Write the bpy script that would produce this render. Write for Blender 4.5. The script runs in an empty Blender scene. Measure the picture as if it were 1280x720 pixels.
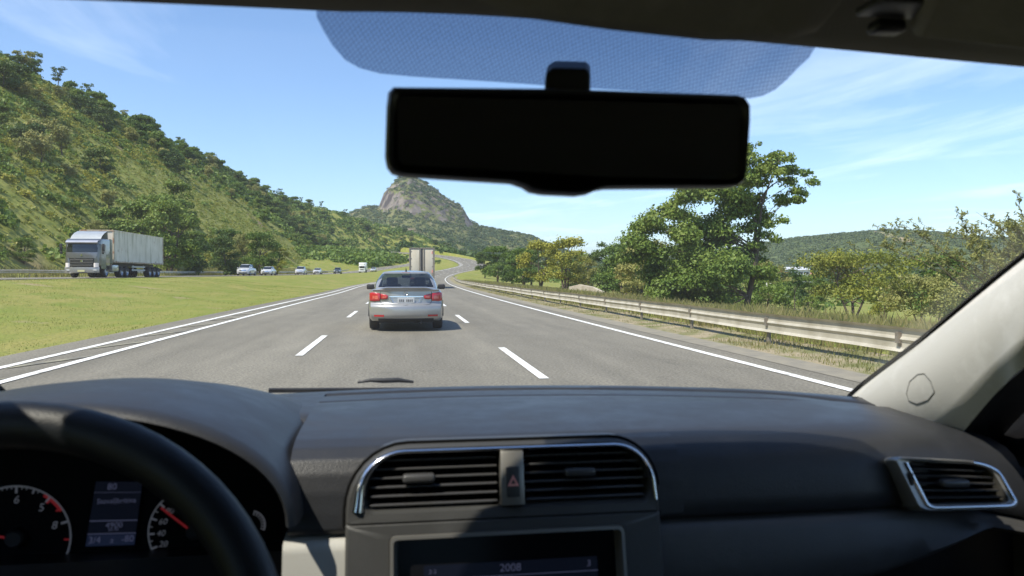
import bpy, bmesh, math, random
import numpy as np
from mathutils import Vector, Matrix
R = math.radians
random.seed(7); RNG = np.random.default_rng(7)
scn = bpy.context.scene
COL = scn.collection

# ------------------------------------------------------------------ camera
CAMZ = 1.35
YAW, PITCH, FPX = R(8.38), R(0.97), 950.0
cam_d = bpy.data.cameras.new('camera')
cam_d.sensor_width = 36.0
cam_d.lens = FPX/1280*36
cam_d.clip_start = 0.02; cam_d.clip_end = 20000
cam_d.dof.use_dof = True; cam_d.dof.focus_distance = 28.0; cam_d.dof.aperture_fstop = 10.0
cam = bpy.data.objects.new('camera', cam_d); COL.objects.link(cam)
cam.location = (0, 0, CAMZ)
cam.rotation_euler = (R(90)-PITCH, 0, -YAW)
scn.camera = cam

# ------------------------------------------------------------------ sky, sun, exposure
LIGHT = Vector((0.56, 0.37, -1.0)).normalized()          # direction the sunlight travels
sun_d = bpy.data.lights.new('sun', 'SUN'); sun_d.energy = 4.8; sun_d.angle = R(0.55); sun_d.color = (1.0, 0.93, 0.80)
sun = bpy.data.objects.new('sun', sun_d); COL.objects.link(sun)
sun.rotation_euler = LIGHT.to_track_quat('-Z', 'Y').to_euler()
SUN_EL = math.asin(-LIGHT.z); SUN_ROT = math.atan2(-LIGHT.x, -LIGHT.y)
world = bpy.data.worlds.new('World'); scn.world = world; world.use_nodes = True
wn, wl = world.node_tree.nodes, world.node_tree.links
bg = wn['Background']
sky = wn.new('ShaderNodeTexSky'); sky.sky_type = 'NISHITA'; sky.sun_disc = False
sky.sun_elevation = SUN_EL; sky.sun_rotation = SUN_ROT
sky.air_density = 1.0; sky.dust_density = 0.4; sky.ozone_density = 2.2; sky.altitude = 300
def wnode(t, **kw):
    n = wn.new(t)
    for k, v in kw.items(): setattr(n, k, v)
    return n
tc = wnode('ShaderNodeTexCoord')
sep = wnode('ShaderNodeSeparateXYZ'); wl.new(tc.outputs['Generated'], sep.inputs[0])
zc = wnode('ShaderNodeMath', operation='MAXIMUM'); wl.new(sep.outputs['Z'], zc.inputs[0]); zc.inputs[1].default_value = 0.03
dx = wnode('ShaderNodeMath', operation='DIVIDE'); wl.new(sep.outputs['X'], dx.inputs[0]); wl.new(zc.outputs[0], dx.inputs[1])
dy = wnode('ShaderNodeMath', operation='DIVIDE'); wl.new(sep.outputs['Y'], dy.inputs[0]); wl.new(zc.outputs[0], dy.inputs[1])
cmb = wnode('ShaderNodeCombineXYZ'); wl.new(dx.outputs[0], cmb.inputs[0]); wl.new(dy.outputs[0], cmb.inputs[1])
mp = wnode('ShaderNodeMapping'); wl.new(cmb.outputs[0], mp.inputs[0]); mp.inputs['Scale'].default_value = (0.55, 0.22, 1); mp.inputs['Rotation'].default_value = (0, 0, 0.5); mp.inputs['Location'].default_value = (3.1, 1.7, 0)
n1 = wnode('ShaderNodeTexNoise'); wl.new(mp.outputs[0], n1.inputs[0]); n1.inputs['Scale'].default_value = 1.3; n1.inputs['Detail'].default_value = 9; n1.inputs['Roughness'].default_value = 0.62; n1.inputs['Distortion'].default_value = 0.9
n2 = wnode('ShaderNodeTexNoise'); wl.new(mp.outputs[0], n2.inputs[0]); n2.inputs['Scale'].default_value = 0.5; n2.inputs['Detail'].default_value = 3
mlt = wnode('ShaderNodeMath', operation='MULTIPLY'); wl.new(n1.outputs[0], mlt.inputs[0]); wl.new(n2.outputs[0], mlt.inputs[1])
rmp = wnode('ShaderNodeMapRange'); wl.new(mlt.outputs[0], rmp.inputs[0]); rmp.inputs[1].default_value = 0.26; rmp.inputs[2].default_value = 0.50; rmp.inputs[3].default_value = 0.0; rmp.inputs[4].default_value = 0.38
tint = wnode('ShaderNodeMix', data_type='RGBA', blend_type='MULTIPLY'); tint.inputs[0].default_value = 1.0
wl.new(sky.outputs[0], tint.inputs[6]); tint.inputs[7].default_value = (0.87, 0.955, 1.07, 1)
mixc = wnode('ShaderNodeMix', data_type='RGBA'); wl.new(rmp.outputs[0], mixc.inputs[0]); wl.new(tint.outputs[2], mixc.inputs[6]); mixc.inputs[7].default_value = (10.0, 10.4, 10.8, 1)
wl.new(mixc.outputs[2], bg.inputs[0]); bg.inputs[1].default_value = 0.145
vs = scn.view_settings
vs.view_transform = 'Standard'; vs.look = 'None'; vs.gamma = 1.0; vs.exposure = 0.55; vs.use_curve_mapping = False
scn.cycles.max_bounces = 8; scn.cycles.transparent_max_bounces = 24; scn.cycles.diffuse_bounces = 3; scn.cycles.glossy_bounces = 3
scn.cycles.caustics_reflective = False; scn.cycles.caustics_refractive = False
scn.cycles.sample_clamp_indirect = 6.0

# ------------------------------------------------------------------ helpers
_F = Vector((math.sin(YAW)*math.cos(PITCH), math.cos(YAW)*math.cos(PITCH), -math.sin(PITCH)))
_Rt = Vector((math.cos(YAW), -math.sin(YAW), 0)); _U = _Rt.cross(_F)
def at(u, v, d):
    """measured photo position -> world point at forward distance d (m)"""
    w = _F + _Rt*((u-640)/FPX) - _U*((v-360)/FPX)
    w *= d/w.y
    return Vector((w.x, w.y, w.z+CAMZ))
def proj(x, y, z):
    w = Vector((x, y, z-CAMZ)); dd = w.dot(_F); return 640+FPX*w.dot(_Rt)/dd, 360-FPX*w.dot(_U)/dd
def atg(u, d): return at(u, 360, d).x

def fast_mesh(name, V, F, mats, parent=None, smooth=True, mi=None, loc=None):
    V = np.asarray(V, dtype=np.float32).reshape(-1, 3)
    me = bpy.data.meshes.new(name)
    if isinstance(F, np.ndarray):
        k = F.shape[1]; n = F.shape[0]
        me.vertices.add(len(V)); me.vertices.foreach_set('co', V.ravel())
        me.loops.add(n*k); me.loops.foreach_set('vertex_index', F.astype(np.int32).ravel())
        me.polygons.add(n); me.polygons.foreach_set('loop_start', np.arange(0, n*k, k, dtype=np.int32))
        try: me.polygons.foreach_set('loop_total', np.full(n, k, dtype=np.int32))
        except Exception: pass
    else:
        me.from_pydata([tuple(map(float, p)) for p in V], [], [tuple(map(int, f)) for f in F])
    if not isinstance(mats, (list, tuple)): mats = [mats]
    for m in mats: me.materials.append(m)
    n = len(me.polygons)
    me.polygons.foreach_set('use_smooth', np.full(n, bool(smooth)))
    if mi is not None: me.polygons.foreach_set('material_index', np.asarray(mi, dtype=np.int32))
    me.update(calc_edges=True); me.validate()
    o = bpy.data.objects.new(name, me); COL.objects.link(o)
    if parent is not None: o.parent = parent
    if loc is not None: o.location = loc
    return o

def tag(o, label=None, cat=None, group=None, kind=None):
    if label: o['label'] = label
    if cat: o['category'] = cat
    if group: o['group'] = group
    if kind: o['kind'] = kind
    return o
def empty(name, loc=(0, 0, 0), rz=0.0):
    o = bpy.data.objects.new(name, None); COL.objects.link(o); o.location = loc; o.rotation_euler = (0, 0, rz); o.empty_display_size = 0.2
    return o
def copy_tree(o, parent=None):
    c = o.copy(); COL.objects.link(c)
    if parent is not None: c.parent = parent
    for ch in o.children: copy_tree(ch, c)
    return c

class MB:
    def __init__(s): s.v = []; s.f = []; s.mi = []
    def add(s, V, F, mi=0, M=None):
        b = len(s.v)
        for p in V:
            p = Vector(p)
            s.v.append(M @ p if M is not None else p)
        for f in F: s.f.append(tuple(b+i for i in f)); s.mi.append(mi)
        return s
    def box(s, c, d, bev=0.0, seg=2, mi=0, rot=None):
        bm = bmesh.new(); bmesh.ops.create_cube(bm, size=1.0)
        for v in bm.verts: v.co = Vector((v.co.x*d[0], v.co.y*d[1], v.co.z*d[2]))
        if bev > 0: bmesh.ops.bevel(bm, geom=bm.edges[:], offset=bev, segments=seg, profile=0.5, affect='EDGES')
        M = Matrix.Translation(Vector(c)) @ (rot.to_4x4() if rot is not None else Matrix.Identity(4))
        bm.verts.index_update()
        s.add([v.co.copy() for v in bm.verts], [[v.index for v in f.verts] for f in bm.faces], mi, M); bm.free(); return s
    def tube(s, path, r, n=8, mi=0, caps=True, closed=False):
        P = [Vector(p) for p in path]; m = len(P); rr = r if isinstance(r, (list, tuple)) else [r]*m
        V = []; F = []; up = None
        for i, p in enumerate(P):
            if closed: t = P[(i+1) % m]-P[i-1]
            else: t = P[min(i+1, m-1)]-P[max(i-1, 0)]
            t.normalize()
            if up is None:
                up = Vector((0, 0, 1)) if abs(t.z) < 0.9 else Vector((1, 0, 0))
            a = (up - t*up.dot(t)).normalized(); up = a; b = t.cross(a)
            for k in range(n):
                g = 2*math.pi*k/n; V.append(p+(a*math.cos(g)+b*math.sin(g))*rr[i])
        q = m if closed else m-1
        for i in range(q):
            j = (i+1) % m
            for k in range(n): F.append((i*n+k, i*n+(k+1) % n, j*n+(k+1) % n, j*n+k))
        if caps and not closed: F.append(tuple(range(n))[::-1]); F.append(tuple((m-1)*n+k for k in range(n)))
        return s.add(V, F, mi)
    def lathe(s, prof, axis='z', n=24, mi=0, M=None, arc=2*math.pi, start=0.0):
        """prof: list of (radius, height)"""
        full = abs(arc-2*math.pi) < 1e-6; m = n if full else n+1; V = []; F = []
        for (r, h) in prof:
            for k in range(m):
                g = start+arc*k/n; c, q = r*math.cos(g), r*math.sin(g)
                V.append({'z': (c, q, h), 'x': (h, c, q), 'y': (c, h, q)}[axis])
        for i in range(len(prof)-1):
            for k in range(n):
                k2 = (k+1) % m; F.append((i*m+k, i*m+k2, (i+1)*m+k2, (i+1)*m+k))
        return s.add(V, F, mi, M)
    def loft(s, rings, mi=0, closed=True, cap0=False, cap1=False):
        n = len(rings[0]); V = [p for r in rings for p in r]; F = []
        for i in range(len(rings)-1):
            for k in range(n if closed else n-1): F.append((i*n+k, i*n+(k+1) % n, (i+1)*n+(k+1) % n, (i+1)*n+k))
        if cap0: F.append(tuple(range(n))[::-1])
        if cap1: F.append(tuple((len(rings)-1)*n+k for k in range(n)))
        return s.add(V, F, mi)
    def prism(s, poly, axis, a, b, mi=0):
        """extrude a 2-D outline between a and b along axis ('x': poly is (y,z); 'y': (x,z); 'z': (x,y))"""
        def P(p, h): return {'x': (h, p[0], p[1]), 'y': (p[0], h, p[1]), 'z': (p[0], p[1], h)}[axis]
        n = len(poly); V = [P(p, a) for p in poly]+[P(p, b) for p in poly]
        F = [tuple(range(n)), tuple(range(n, 2*n))[::-1]]+[(i, i+n, (i+1) % n+n, (i+1) % n) for i in range(n)]
        return s.add(V, F, mi)
    def ribbon(s, pts_a, pts_b, mi=0):
        n = len(pts_a); return s.add(list(pts_a)+list(pts_b), [(i, i+1, n+i+1, n+i) for i in range(n-1)], mi)
    def xform(s, M): s.v = [M @ p for p in s.v]; return s
    def build(s, name, mats, parent=None, smooth=True, sharp=35, fix=True, bevel=0, subd=0):
        o = fast_mesh(name, [tuple(p) for p in s.v], s.f, mats, parent, smooth, s.mi)
        if fix:
            bm = bmesh.new(); bm.from_mesh(o.data); bmesh.ops.recalc_face_normals(bm, faces=bm.faces)
            if smooth:
                for e in bm.edges:
                    if len(e.link_faces) == 2 and e.calc_face_angle(0) > R(sharp): e.smooth = False
            bm.to_mesh(o.data); bm.free()
        if bevel:
            m = o.modifiers.new('bevel', 'BEVEL'); m.width = bevel; m.segments = 2; m.limit_method = 'ANGLE'; m.angle_limit = R(40)
        if subd:
            m = o.modifiers.new('subd', 'SUBSURF'); m.levels = subd; m.render_levels = subd
        return o

def rrect(w, h, r, n=5, cx=0, cz=0):
    """rounded rectangle outline; r one radius or four (tr, tl, bl, br)"""
    rs = r if isinstance(r, (list, tuple)) else [r]*4
    out = []
    for (sx, sz, a0), q in zip(((1, 1, 0), (-1, 1, 90), (-1, -1, 180), (1, -1, 270)), rs):
        for k in range(n+1):
            a = R(a0+90*k/n); out.append((cx+sx*(w/2-q)+q*math.cos(a), cz+sz*(h/2-q)+q*math.sin(a)))
    return out

# ------------------------------------------------------------------ materials
def mat(name, col, rough=0.6, metal=0.0, col2=None, nscale=4.0, lo=0.35, hi=0.65, bump=0.0, bscale=60.0, coords='Object', spec=0.5, coat=0.0, emit=None, estr=1.0, stretch=None, detail=6, trans=None):
    m = bpy.data.materials.new(name); m.use_nodes = True
    n, l = m.node_tree.nodes, m.node_tree.links; b = n['Principled BSDF']
    b.inputs['Base Color'].default_value = (*col, 1); b.inputs['Roughness'].default_value = rough; b.inputs['Metallic'].default_value = metal
    b.inputs['Specular IOR Level'].default_value = spec; b.inputs['Coat Weight'].default_value = coat; b.inputs['Coat Roughness'].default_value = 0.05
    if emit: b.inputs['Emission Color'].default_value = (*emit, 1); b.inputs['Emission Strength'].default_value = estr
    t = n.new('ShaderNodeTexCoord'); src = t.outputs[coords]
    if stretch:
        mpn = n.new('ShaderNodeMapping'); mpn.inputs['Scale'].default_value = stretch; l.new(src, mpn.inputs[0]); src = mpn.outputs[0]
    if col2:
        x = n.new('ShaderNodeTexNoise'); x.inputs['Scale'].default_value = nscale; x.inputs['Detail'].default_value = detail; l.new(src, x.inputs[0])
        r = n.new('ShaderNodeMapRange'); r.inputs[1].default_value = lo; r.inputs[2].default_value = hi; l.new(x.outputs[0], r.inputs[0])
        mx = n.new('ShaderNodeMix'); mx.data_type = 'RGBA'; l.new(r.outputs[0], mx.inputs[0]); mx.inputs[6].default_value = (*col, 1); mx.inputs[7].default_value = (*col2, 1)
        l.new(mx.outputs[2], b.inputs['Base Color'])
    if bump:
        x = n.new('ShaderNodeTexNoise'); x.inputs['Scale'].default_value = bscale; x.inputs['Detail'].default_value = 4; l.new(src, x.inputs[0])
        bn = n.new('ShaderNodeBump'); bn.inputs['Strength'].default_value = bump; bn.inputs['Distance'].default_value = 0.02 if bscale < 40 else 0.001; l.new(x.outputs[0], bn.inputs['Height']); l.new(bn.outputs[0], b.inputs['Normal'])
    return m

def leaf_mat(name, cols, tr=0.25, rough=0.55):
    """leaf colours picked per leaf and per tree"""
    m = bpy.data.materials.new(name); m.use_nodes = True
    n, l = m.node_tree.nodes, m.node_tree.links; b = n['Principled BSDF']
    g = n.new('ShaderNodeNewGeometry'); oi = n.new('ShaderNodeObjectInfo')
    tcn = n.new('ShaderNodeTexCoord'); ns = n.new('ShaderNodeTexNoise'); ns.inputs['Scale'].default_value = 0.35; ns.inputs['Detail'].default_value = 2; l.new(g.outputs['Position'], ns.inputs[0])
    a1 = n.new('ShaderNodeMath'); a1.operation = 'MULTIPLY_ADD'; l.new(g.outputs['Random Per Island'], a1.inputs[0]); a1.inputs[1].default_value = 0.42
    a2 = n.new('ShaderNodeMath'); a2.operation = 'MULTIPLY_ADD'; l.new(oi.outputs['Random'], a2.inputs[0]); a2.inputs[1].default_value = 0.36
    a3 = n.new('ShaderNodeMath'); a3.operation = 'MULTIPLY_ADD'; l.new(ns.outputs[0], a3.inputs[0]); a3.inputs[1].default_value = 0.9; a3.inputs[2].default_value = -0.33
    l.new(a3.outputs[0], a2.inputs[2]); l.new(a2.outputs[0], a1.inputs[2])
    cr = n.new('ShaderNodeValToRGB'); l.new(a1.outputs[0], cr.inputs[0])
    e = cr.color_ramp.elements
    while len(e) < len(cols): e.new(0.5)
    for i, c in enumerate(cols): e[i].position = i/(len(cols)-1); e[i].color = (*c, 1)
    l.new(cr.outputs[0], b.inputs['Base Color']); b.inputs['Roughness'].default_value = rough; b.inputs['Specular IOR Level'].default_value = 0.35
    td = n.new('ShaderNodeBsdfTranslucent'); hs = n.new('ShaderNodeHueSaturation'); hs.inputs['Value'].default_value = 1.3; hs.inputs['Hue'].default_value = 0.49; l.new(cr.outputs[0], hs.inputs['Color']); l.new(hs.outputs[0], td.inputs[0])
    ms = n.new('ShaderNodeMixShader'); ms.inputs[0].default_value = tr; l.new(b.outputs[0], ms.inputs[1]); l.new(td.outputs[0], ms.inputs[2]); l.new(ms.outputs[0], n['Material Output'].inputs[0])
    return m

def glass_mat(name, tintc, gloss=0.10, rough=0.0, dirt=None):
    m = bpy.data.materials.new(name); m.use_nodes = True
    n, l = m.node_tree.nodes, m.node_tree.links; n.remove(n['Principled BSDF'])
    t = n.new('ShaderNodeBsdfTransparent'); t.inputs[0].default_value = (*tintc, 1)
    g = n.new('ShaderNodeBsdfGlossy'); g.inputs['Roughness'].default_value = rough; g.inputs[0].default_value = (1, 1, 1, 1)
    f = n.new('ShaderNodeLayerWeight'); f.inputs[0].default_value = 0.5
    p = n.new('ShaderNodeMath'); p.operation = 'POWER'; l.new(f.outputs['Facing'], p.inputs[0]); p.inputs[1].default_value = 4.0
    q = n.new('ShaderNodeMath'); q.operation = 'MULTIPLY_ADD'; l.new(p.outputs[0], q.inputs[0]); q.inputs[1].default_value = 0.6*gloss/0.1; q.inputs[2].default_value = gloss*0.45; q.use_clamp = True
    x = n.new('ShaderNodeMixShader'); l.new(q.outputs[0], x.inputs[0]); l.new(t.outputs[0], x.inputs[1]); l.new(g.outputs[0], x.inputs[2]); last = x.outputs[0]
    if dirt:                                   # a film of dust on the pane
        dd = n.new('ShaderNodeBsdfTranslucent'); dd.inputs[0].default_value = (0.9, 0.9, 0.88, 1); nn = n.new('ShaderNodeTexNoise'); nn.inputs['Scale'].default_value = 9; nn.inputs['Detail'].default_value = 8; gg = n.new('ShaderNodeNewGeometry'); l.new(gg.outputs['Position'], nn.inputs[0])
        mm = n.new('ShaderNodeMath'); mm.operation = 'MULTIPLY'; l.new(nn.outputs[0], mm.inputs[0]); mm.inputs[1].default_value = dirt; y = n.new('ShaderNodeMixShader'); l.new(mm.outputs[0], y.inputs[0]); l.new(last, y.inputs[1]); l.new(dd.outputs[0], y.inputs[2]); last = y.outputs[0]
    l.new(last, n['Material Output'].inputs[0])
    return m

M = {}
M['chrome'] = mat('chrome', (0.75, 0.76, 0.78), 0.12, 1.0)
M['tyre'] = mat('tyre', (0.022, 0.022, 0.022), 0.8, col2=(0.04, 0.038, 0.035), nscale=8)
M['rim'] = mat('rim', (0.45, 0.45, 0.46), 0.35, 0.9)
M['dark_plastic'] = mat('dark_plastic', (0.02, 0.02, 0.021), 0.55)
M['dark_glass'] = mat('dark_glass', (0.015, 0.02, 0.022), 0.04, spec=0.8)
M['headlamp'] = mat('headlamp', (0.75, 0.76, 0.78), 0.1, 0.3, coat=1.0)
M['tail_red'] = mat('tail_red', (0.42, 0.012, 0.016), 0.15, coat=1.0, spec=0.6)
M['tail_amber'] = mat('tail_amber', (0.58, 0.15, 0.11), 0.18, coat=1.0, col2=(0.45, 0.05, 0.04), nscale=14)
M['plate'] = mat('plate', (0.58, 0.59, 0.60), 0.5)
M['plate_ink'] = mat('plate_ink', (0.16, 0.16, 0.17), 0.6)
M['seat_cloth'] = mat('seat_cloth', (0.03, 0.03, 0.032), 0.85)
M['car_glass'] = glass_mat('car_glass', (0.42, 0.47, 0.48), 0.16)
M['satin'] = mat('satin_silver', (0.50, 0.50, 0.50), 0.32, 0.85)
M['satin_dark'] = mat('satin_dark', (0.30, 0.29, 0.27), 0.38, 0.7)
# ------------------------------------------------------------------ road layout (measured) and ground heights
def smooth(a, b, x):
    t = np.clip((x-a)/(b-a), 0, 1); return t*t*(3-2*t)
def spline(xs, ys):
    """monotone-ish cubic (Catmull-Rom tangents) through the knots"""
    xs = np.array(xs, float); ys = np.array(ys, float); d = np.gradient(ys, xs)
    def f(q):
        q = np.asarray(q, float); qc = np.clip(q, xs[0], xs[-1]); i = np.clip(np.searchsorted(xs, qc)-1, 0, len(xs)-2)
        h = xs[i+1]-xs[i]; t = (qc-xs[i])/h
        return (2*t**3-3*t**2+1)*ys[i]+(t**3-2*t**2+t)*h*d[i]+(-2*t**3+3*t**2)*ys[i+1]+(t**3-t**2)*h*d[i+1]
    return f
XC = spline([-80, 0, 40, 80, 130, 183, 240, 295, 345, 390, 430, 465, 500, 540], [0.07, 0.07, 0.25, 1.05, 2.9, 5.8, 12.5, 24, 33, 32.5, 26, 16, 3, -14])
ZR = spline([-80, 0, 80, 140, 200, 240, 300, 350, 400, 460, 540], [0, 0, 0, 0.1, 1.0, 1.9, 3.9, 6.2, 9.6, 13.6, 18.0])
def XL(y):   # left asphalt edge of our carriageway
    y = np.asarray(y, float); return XC(y)-6.65-1.6*smooth(50, 120, y)+1.6*smooth(120, 220, y)
def XR(y): return XC(np.asarray(y, float))+5.95
XO = spline([-80, 0, 100, 150, 200, 240, 300, 330, 360, 385, 420, 460, 520], [-24.9, -24.9, -24.6, -22.6, -20.8, -19.2, -14, -6, 6, 10.5, 4, -10, -34])
ZO = spline([-80, 0, 60, 120, 170, 240, 300, 360, 420, 520], [1.0, 1.05, 1.15, 1.3, 1.5, 2.0, 2.9, 6.4, 10.2, 16])
HW_O = 4.3
def ground(x, y):
    x = np.asarray(x, float); y = np.asarray(y, float); yy = np.clip(y, -80, 520)
    zr, zo = ZR(yy), ZO(yy); xl, xr = XL(yy), XR(yy); ol, orr = XO(yy)-HW_O, XO(yy)+HW_O
    # right verge and valley
    t = np.maximum(x-xr, 0); fall = 7.0*(1-np.exp(-np.maximum(t-3.0, 0)/70)); zright = zr*np.exp(-t/70)*1.0-fall+0.10*smooth(0.6, 2.0, t)*np.exp(-t/8)
    zright = np.where(y > 300, zright+smooth(300, 700, y)*6*np.exp(-t/200), zright)
    # median
    w = np.maximum(xl-orr, 0.5); u = np.clip((xl-x)/w, 0, 1); zmed = zr+(zo-zr)*(u*u*(3-2*u))+0.12*np.sin(u*math.pi)
    # left bank
    s = np.maximum(ol-x, 0); zleft = zo+0.22*np.maximum(s-2.5, 0)*np.exp(-s/60)
    z = np.where(x >= xr, zright, np.where(x >= xl, zr, np.where(x >= orr, zmed, np.where(x >= ol, zo, zleft))))
    z = z-0.03
    inr = np.minimum(x-xl, xr-x); ino = np.minimum(x-ol, orr-x)
    dip = np.maximum(smooth(0.0, 0.6, inr), smooth(0.0, 0.6, ino))*(0.12+0.5*smooth(150, 350, y))
    out = np.maximum(np.maximum(xl-x, x-xr), 0); 
    n = 0.05*np.sin(x*0.9+1.3*np.sin(y*0.31))*np.sin(y*0.53+0.7*np.sin(x*0.23))
    bump_ok = smooth(0.5, 2.5, np.where((x > xr) | (x < ol), np.maximum(x-xr, ol-x), np.where((x < xl) & (x > orr), np.minimum(xl-x, x-orr), 0)))
    return z-dip+n*bump_ok
def gz(x, y): return float(ground(x, y))

def geo_axis(core, growth, far):
    out = list(core); st = core[1]-core[0]
    v = core[-1]; s = core[-1]-core[-2]
    while v < far: s *= growth; v += s; out.append(v)
    v = core[0]; s = st; pre = []
    while v > -far: s *= growth; v -= s; pre.append(v)
    return np.array(pre[::-1]+out)
gx = geo_axis(np.arange(-46, 62, 0.6), 1.10, 9000)
gy = np.concatenate([np.array([-4000, -1500, -600, -250, -120, -70, -40, -20]), np.arange(-8, 120, 0.9), np.arange(120, 560, 2.2)])
ext = []; v, s = gy[-1], 3.0
while v < 9000: s *= 1.12; v += s; ext.append(v)
gy = np.concatenate([gy, ext])
GX, GY = np.meshgrid(gx, gy); GZ = ground(GX, GY)
nx, ny = len(gx), len(gy)
idx = np.arange(nx*ny).reshape(ny, nx)
QF = np.stack([idx[:-1, :-1], idx[:-1, 1:], idx[1:, 1:], idx[1:, :-1]], -1).reshape(-1, 4)

def grass_ground_mat():
    m = bpy.data.materials.new('verge_ground'); m.use_nodes = True
    n, l = m.node_tree.nodes, m.node_tree.links; b = n['Principled BSDF']; b.inputs['Roughness'].default_value = 0.9; b.inputs['Specular IOR Level'].default_value = 0.15
    g = n.new('ShaderNodeNewGeometry')
    def noise(sc, det=6, stretch=None, dist=0.0):
        x = n.new('ShaderNodeTexNoise'); x.inputs['Scale'].default_value = sc; x.inputs['Detail'].default_value = det; x.inputs['Distortion'].default_value = dist
        if stretch:
            q = n.new('ShaderNodeMapping'); q.inputs['Scale'].default_value = stretch; l.new(g.outputs['Position'], q.inputs[0]); l.new(q.outputs[0], x.inputs[0])
        else: l.new(g.outputs['Position'], x.inputs[0])
        return x.outputs[0]
    def rng(s, a, b_):
        r = n.new('ShaderNodeMapRange'); r.inputs[1].default_value = a; r.inputs[2].default_value = b_; l.new(s, r.inputs[0]); return r.outputs[0]
    def mix(f, c1, c2):
        x = n.new('ShaderNodeMix'); x.data_type = 'RGBA'; l.new(f, x.inputs[0])
        for k, c in ((6, c1), (7, c2)):
            if isinstance(c, tuple): x.inputs[k].default_value = (*c, 1)
            else: l.new(c, x.inputs[k])
        return x.outputs[2]
    c = mix(rng(noise(0.22, 5, (1.6, 0.5, 1)), 0.36, 0.62), (0.200, 0.226, 0.044), (0.270, 0.252, 0.074))      # green / dry grass bands
    c = mix(rng(noise(1.1, 6, (1.3, 0.45, 1)), 0.45, 0.75), c, (0.165, 0.215, 0.038))
    c = mix(rng(noise(14, 4), 0.50, 0.85), c, (0.100, 0.118, 0.030))
    c = mix(rng(noise(0.35, 4), 0.63, 0.72), c, (0.30, 0.24, 0.14))                               # bare earth
    l.new(c, b.inputs['Base Color'])
    bn = n.new('ShaderNodeBump'); bn.inputs['Strength'].default_value = 0.7; bn.inputs['Distance'].default_value = 0.08; l.new(noise(9, 8), bn.inputs['Height']); l.new(bn.outputs[0], b.inputs['Normal'])
    return m
M['ground'] = grass_ground_mat()
terrain = fast_mesh('ground', np.stack([GX, GY, GZ], -1).reshape(-1, 3), QF, M['ground'])
tag(terrain, 'grassy ground of the median, verge and valley', 'ground', kind='structure')

# asphalt
def asphalt_mat():
    m = bpy.data.materials.new('asphalt'); m.use_nodes = True
    n, l = m.node_tree.nodes, m.node_tree.links; b = n['Principled BSDF']; b.inputs['Roughness'].default_value = 0.82; b.inputs['Specular IOR Level'].default_value = 0.3
    g = n.new('ShaderNodeNewGeometry')
    def noise(sc, det=4, stretch=(1, 1, 1), rough=0.5):
        x = n.new('ShaderNodeTexNoise'); x.inputs['Scale'].default_value = sc; x.inputs['Detail'].default_value = det; x.inputs['Roughness'].default_value = rough
        q = n.new('ShaderNodeMapping'); q.inputs['Scale'].default_value = stretch; l.new(g.outputs['Position'], q.inputs[0]); l.new(q.outputs[0], x.inputs[0]); return x.outputs[0]
    def rng(s, a, b_, c=0.0, d=1.0):
        r = n.new('ShaderNodeMapRange'); r.inputs[1].default_value = a; r.inputs[2].default_value = b_; r.inputs[3].default_value = c; r.inputs[4].default_value = d; l.new(s, r.inputs[0]); return r.outputs[0]
    def mul(a, b_):
        x = n.new('ShaderNodeMath'); x.operation = 'MULTIPLY'; l.new(a, x.inputs[0]); l.new(b_, x.inputs[1]); return x.outputs[0]
    f = mul(mul(rng(noise(0.55, 6, (1.0, 0.10, 1)), 0.3, 0.7, 0.86, 1.10), rng(noise(26, 4), 0.3, 0.7, 0.62, 1.38)), rng(noise(150, 2), 0.3, 0.7, 0.62, 1.38))
    f = mul(f, rng(noise(2.2, 5, (1, 0.25, 1)), 0.3, 0.7, 0.91, 1.08)); f = mul(f, rng(noise(1.0, 4, (1.1, 0.012, 1)), 0.35, 0.65, 0.85, 1.08)); f = mul(f, rng(noise(0.8, 7, (1, 0.5, 1)), 0.66, 0.74, 1.0, 0.80))
    # fine cracks
    vo = n.new('ShaderNodeTexVoronoi'); vo.feature = 'DISTANCE_TO_EDGE'; vo.inputs['Scale'].default_value = 0.32
    q = n.new('ShaderNodeMapping'); q.inputs['Scale'].default_value = (1.2, 0.5, 1); 
    ds = n.new('ShaderNodeVectorMath'); ds.operation = 'ADD'; nn = n.new('ShaderNodeTexNoise'); nn.inputs['Scale'].default_value = 1.5; nn.inputs['Detail'].default_value = 6; l.new(g.outputs['Position'], nn.inputs[0])
    l.new(g.outputs['Position'], ds.inputs[0]); l.new(nn.outputs['Color'], ds.inputs[1]); l.new(ds.outputs[0], q.inputs[0]); l.new(q.outputs[0], vo.inputs['Vector'])
    f = mul(f, rng(vo.outputs['Distance'], 0.0, 0.005, 0.76, 1.0))
    x = n.new('ShaderNodeMix'); x.data_type = 'RGBA'; x.blend_type = 'MULTIPLY'; x.inputs[0].default_value = 1.0; x.inputs[6].default_value = (0.192, 0.177, 0.142, 1); l.new(f, x.inputs[7]); l.new(x.outputs[2], b.inputs['Base Color'])
    bn = n.new('ShaderNodeBump'); bn.inputs['Strength'].default_value = 0.5; bn.inputs['Distance'].default_value = 0.006; l.new(noise(110, 3), bn.inputs['Height']); l.new(bn.outputs[0], b.inputs['Normal'])
    return m
M['asphalt'] = asphalt_mat()
M['shoulder'] = mat('shoulder', (0.20, 0.185, 0.150), 0.9, col2=(0.26, 0.235, 0.18), nscale=3.0, coords='Object', bump=0.4, bscale=30)
M['paint'] = mat('paint', (0.80, 0.80, 0.77), 0.6, col2=(0.42, 0.41, 0.37), nscale=4, lo=0.48, hi=0.74)
M['paint_worn'] = mat('paint_worn', (0.30, 0.28, 0.20), 0.75, col2=(0.155, 0.148, 0.125), nscale=2.6, lo=0.42, hi=0.62)

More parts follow.
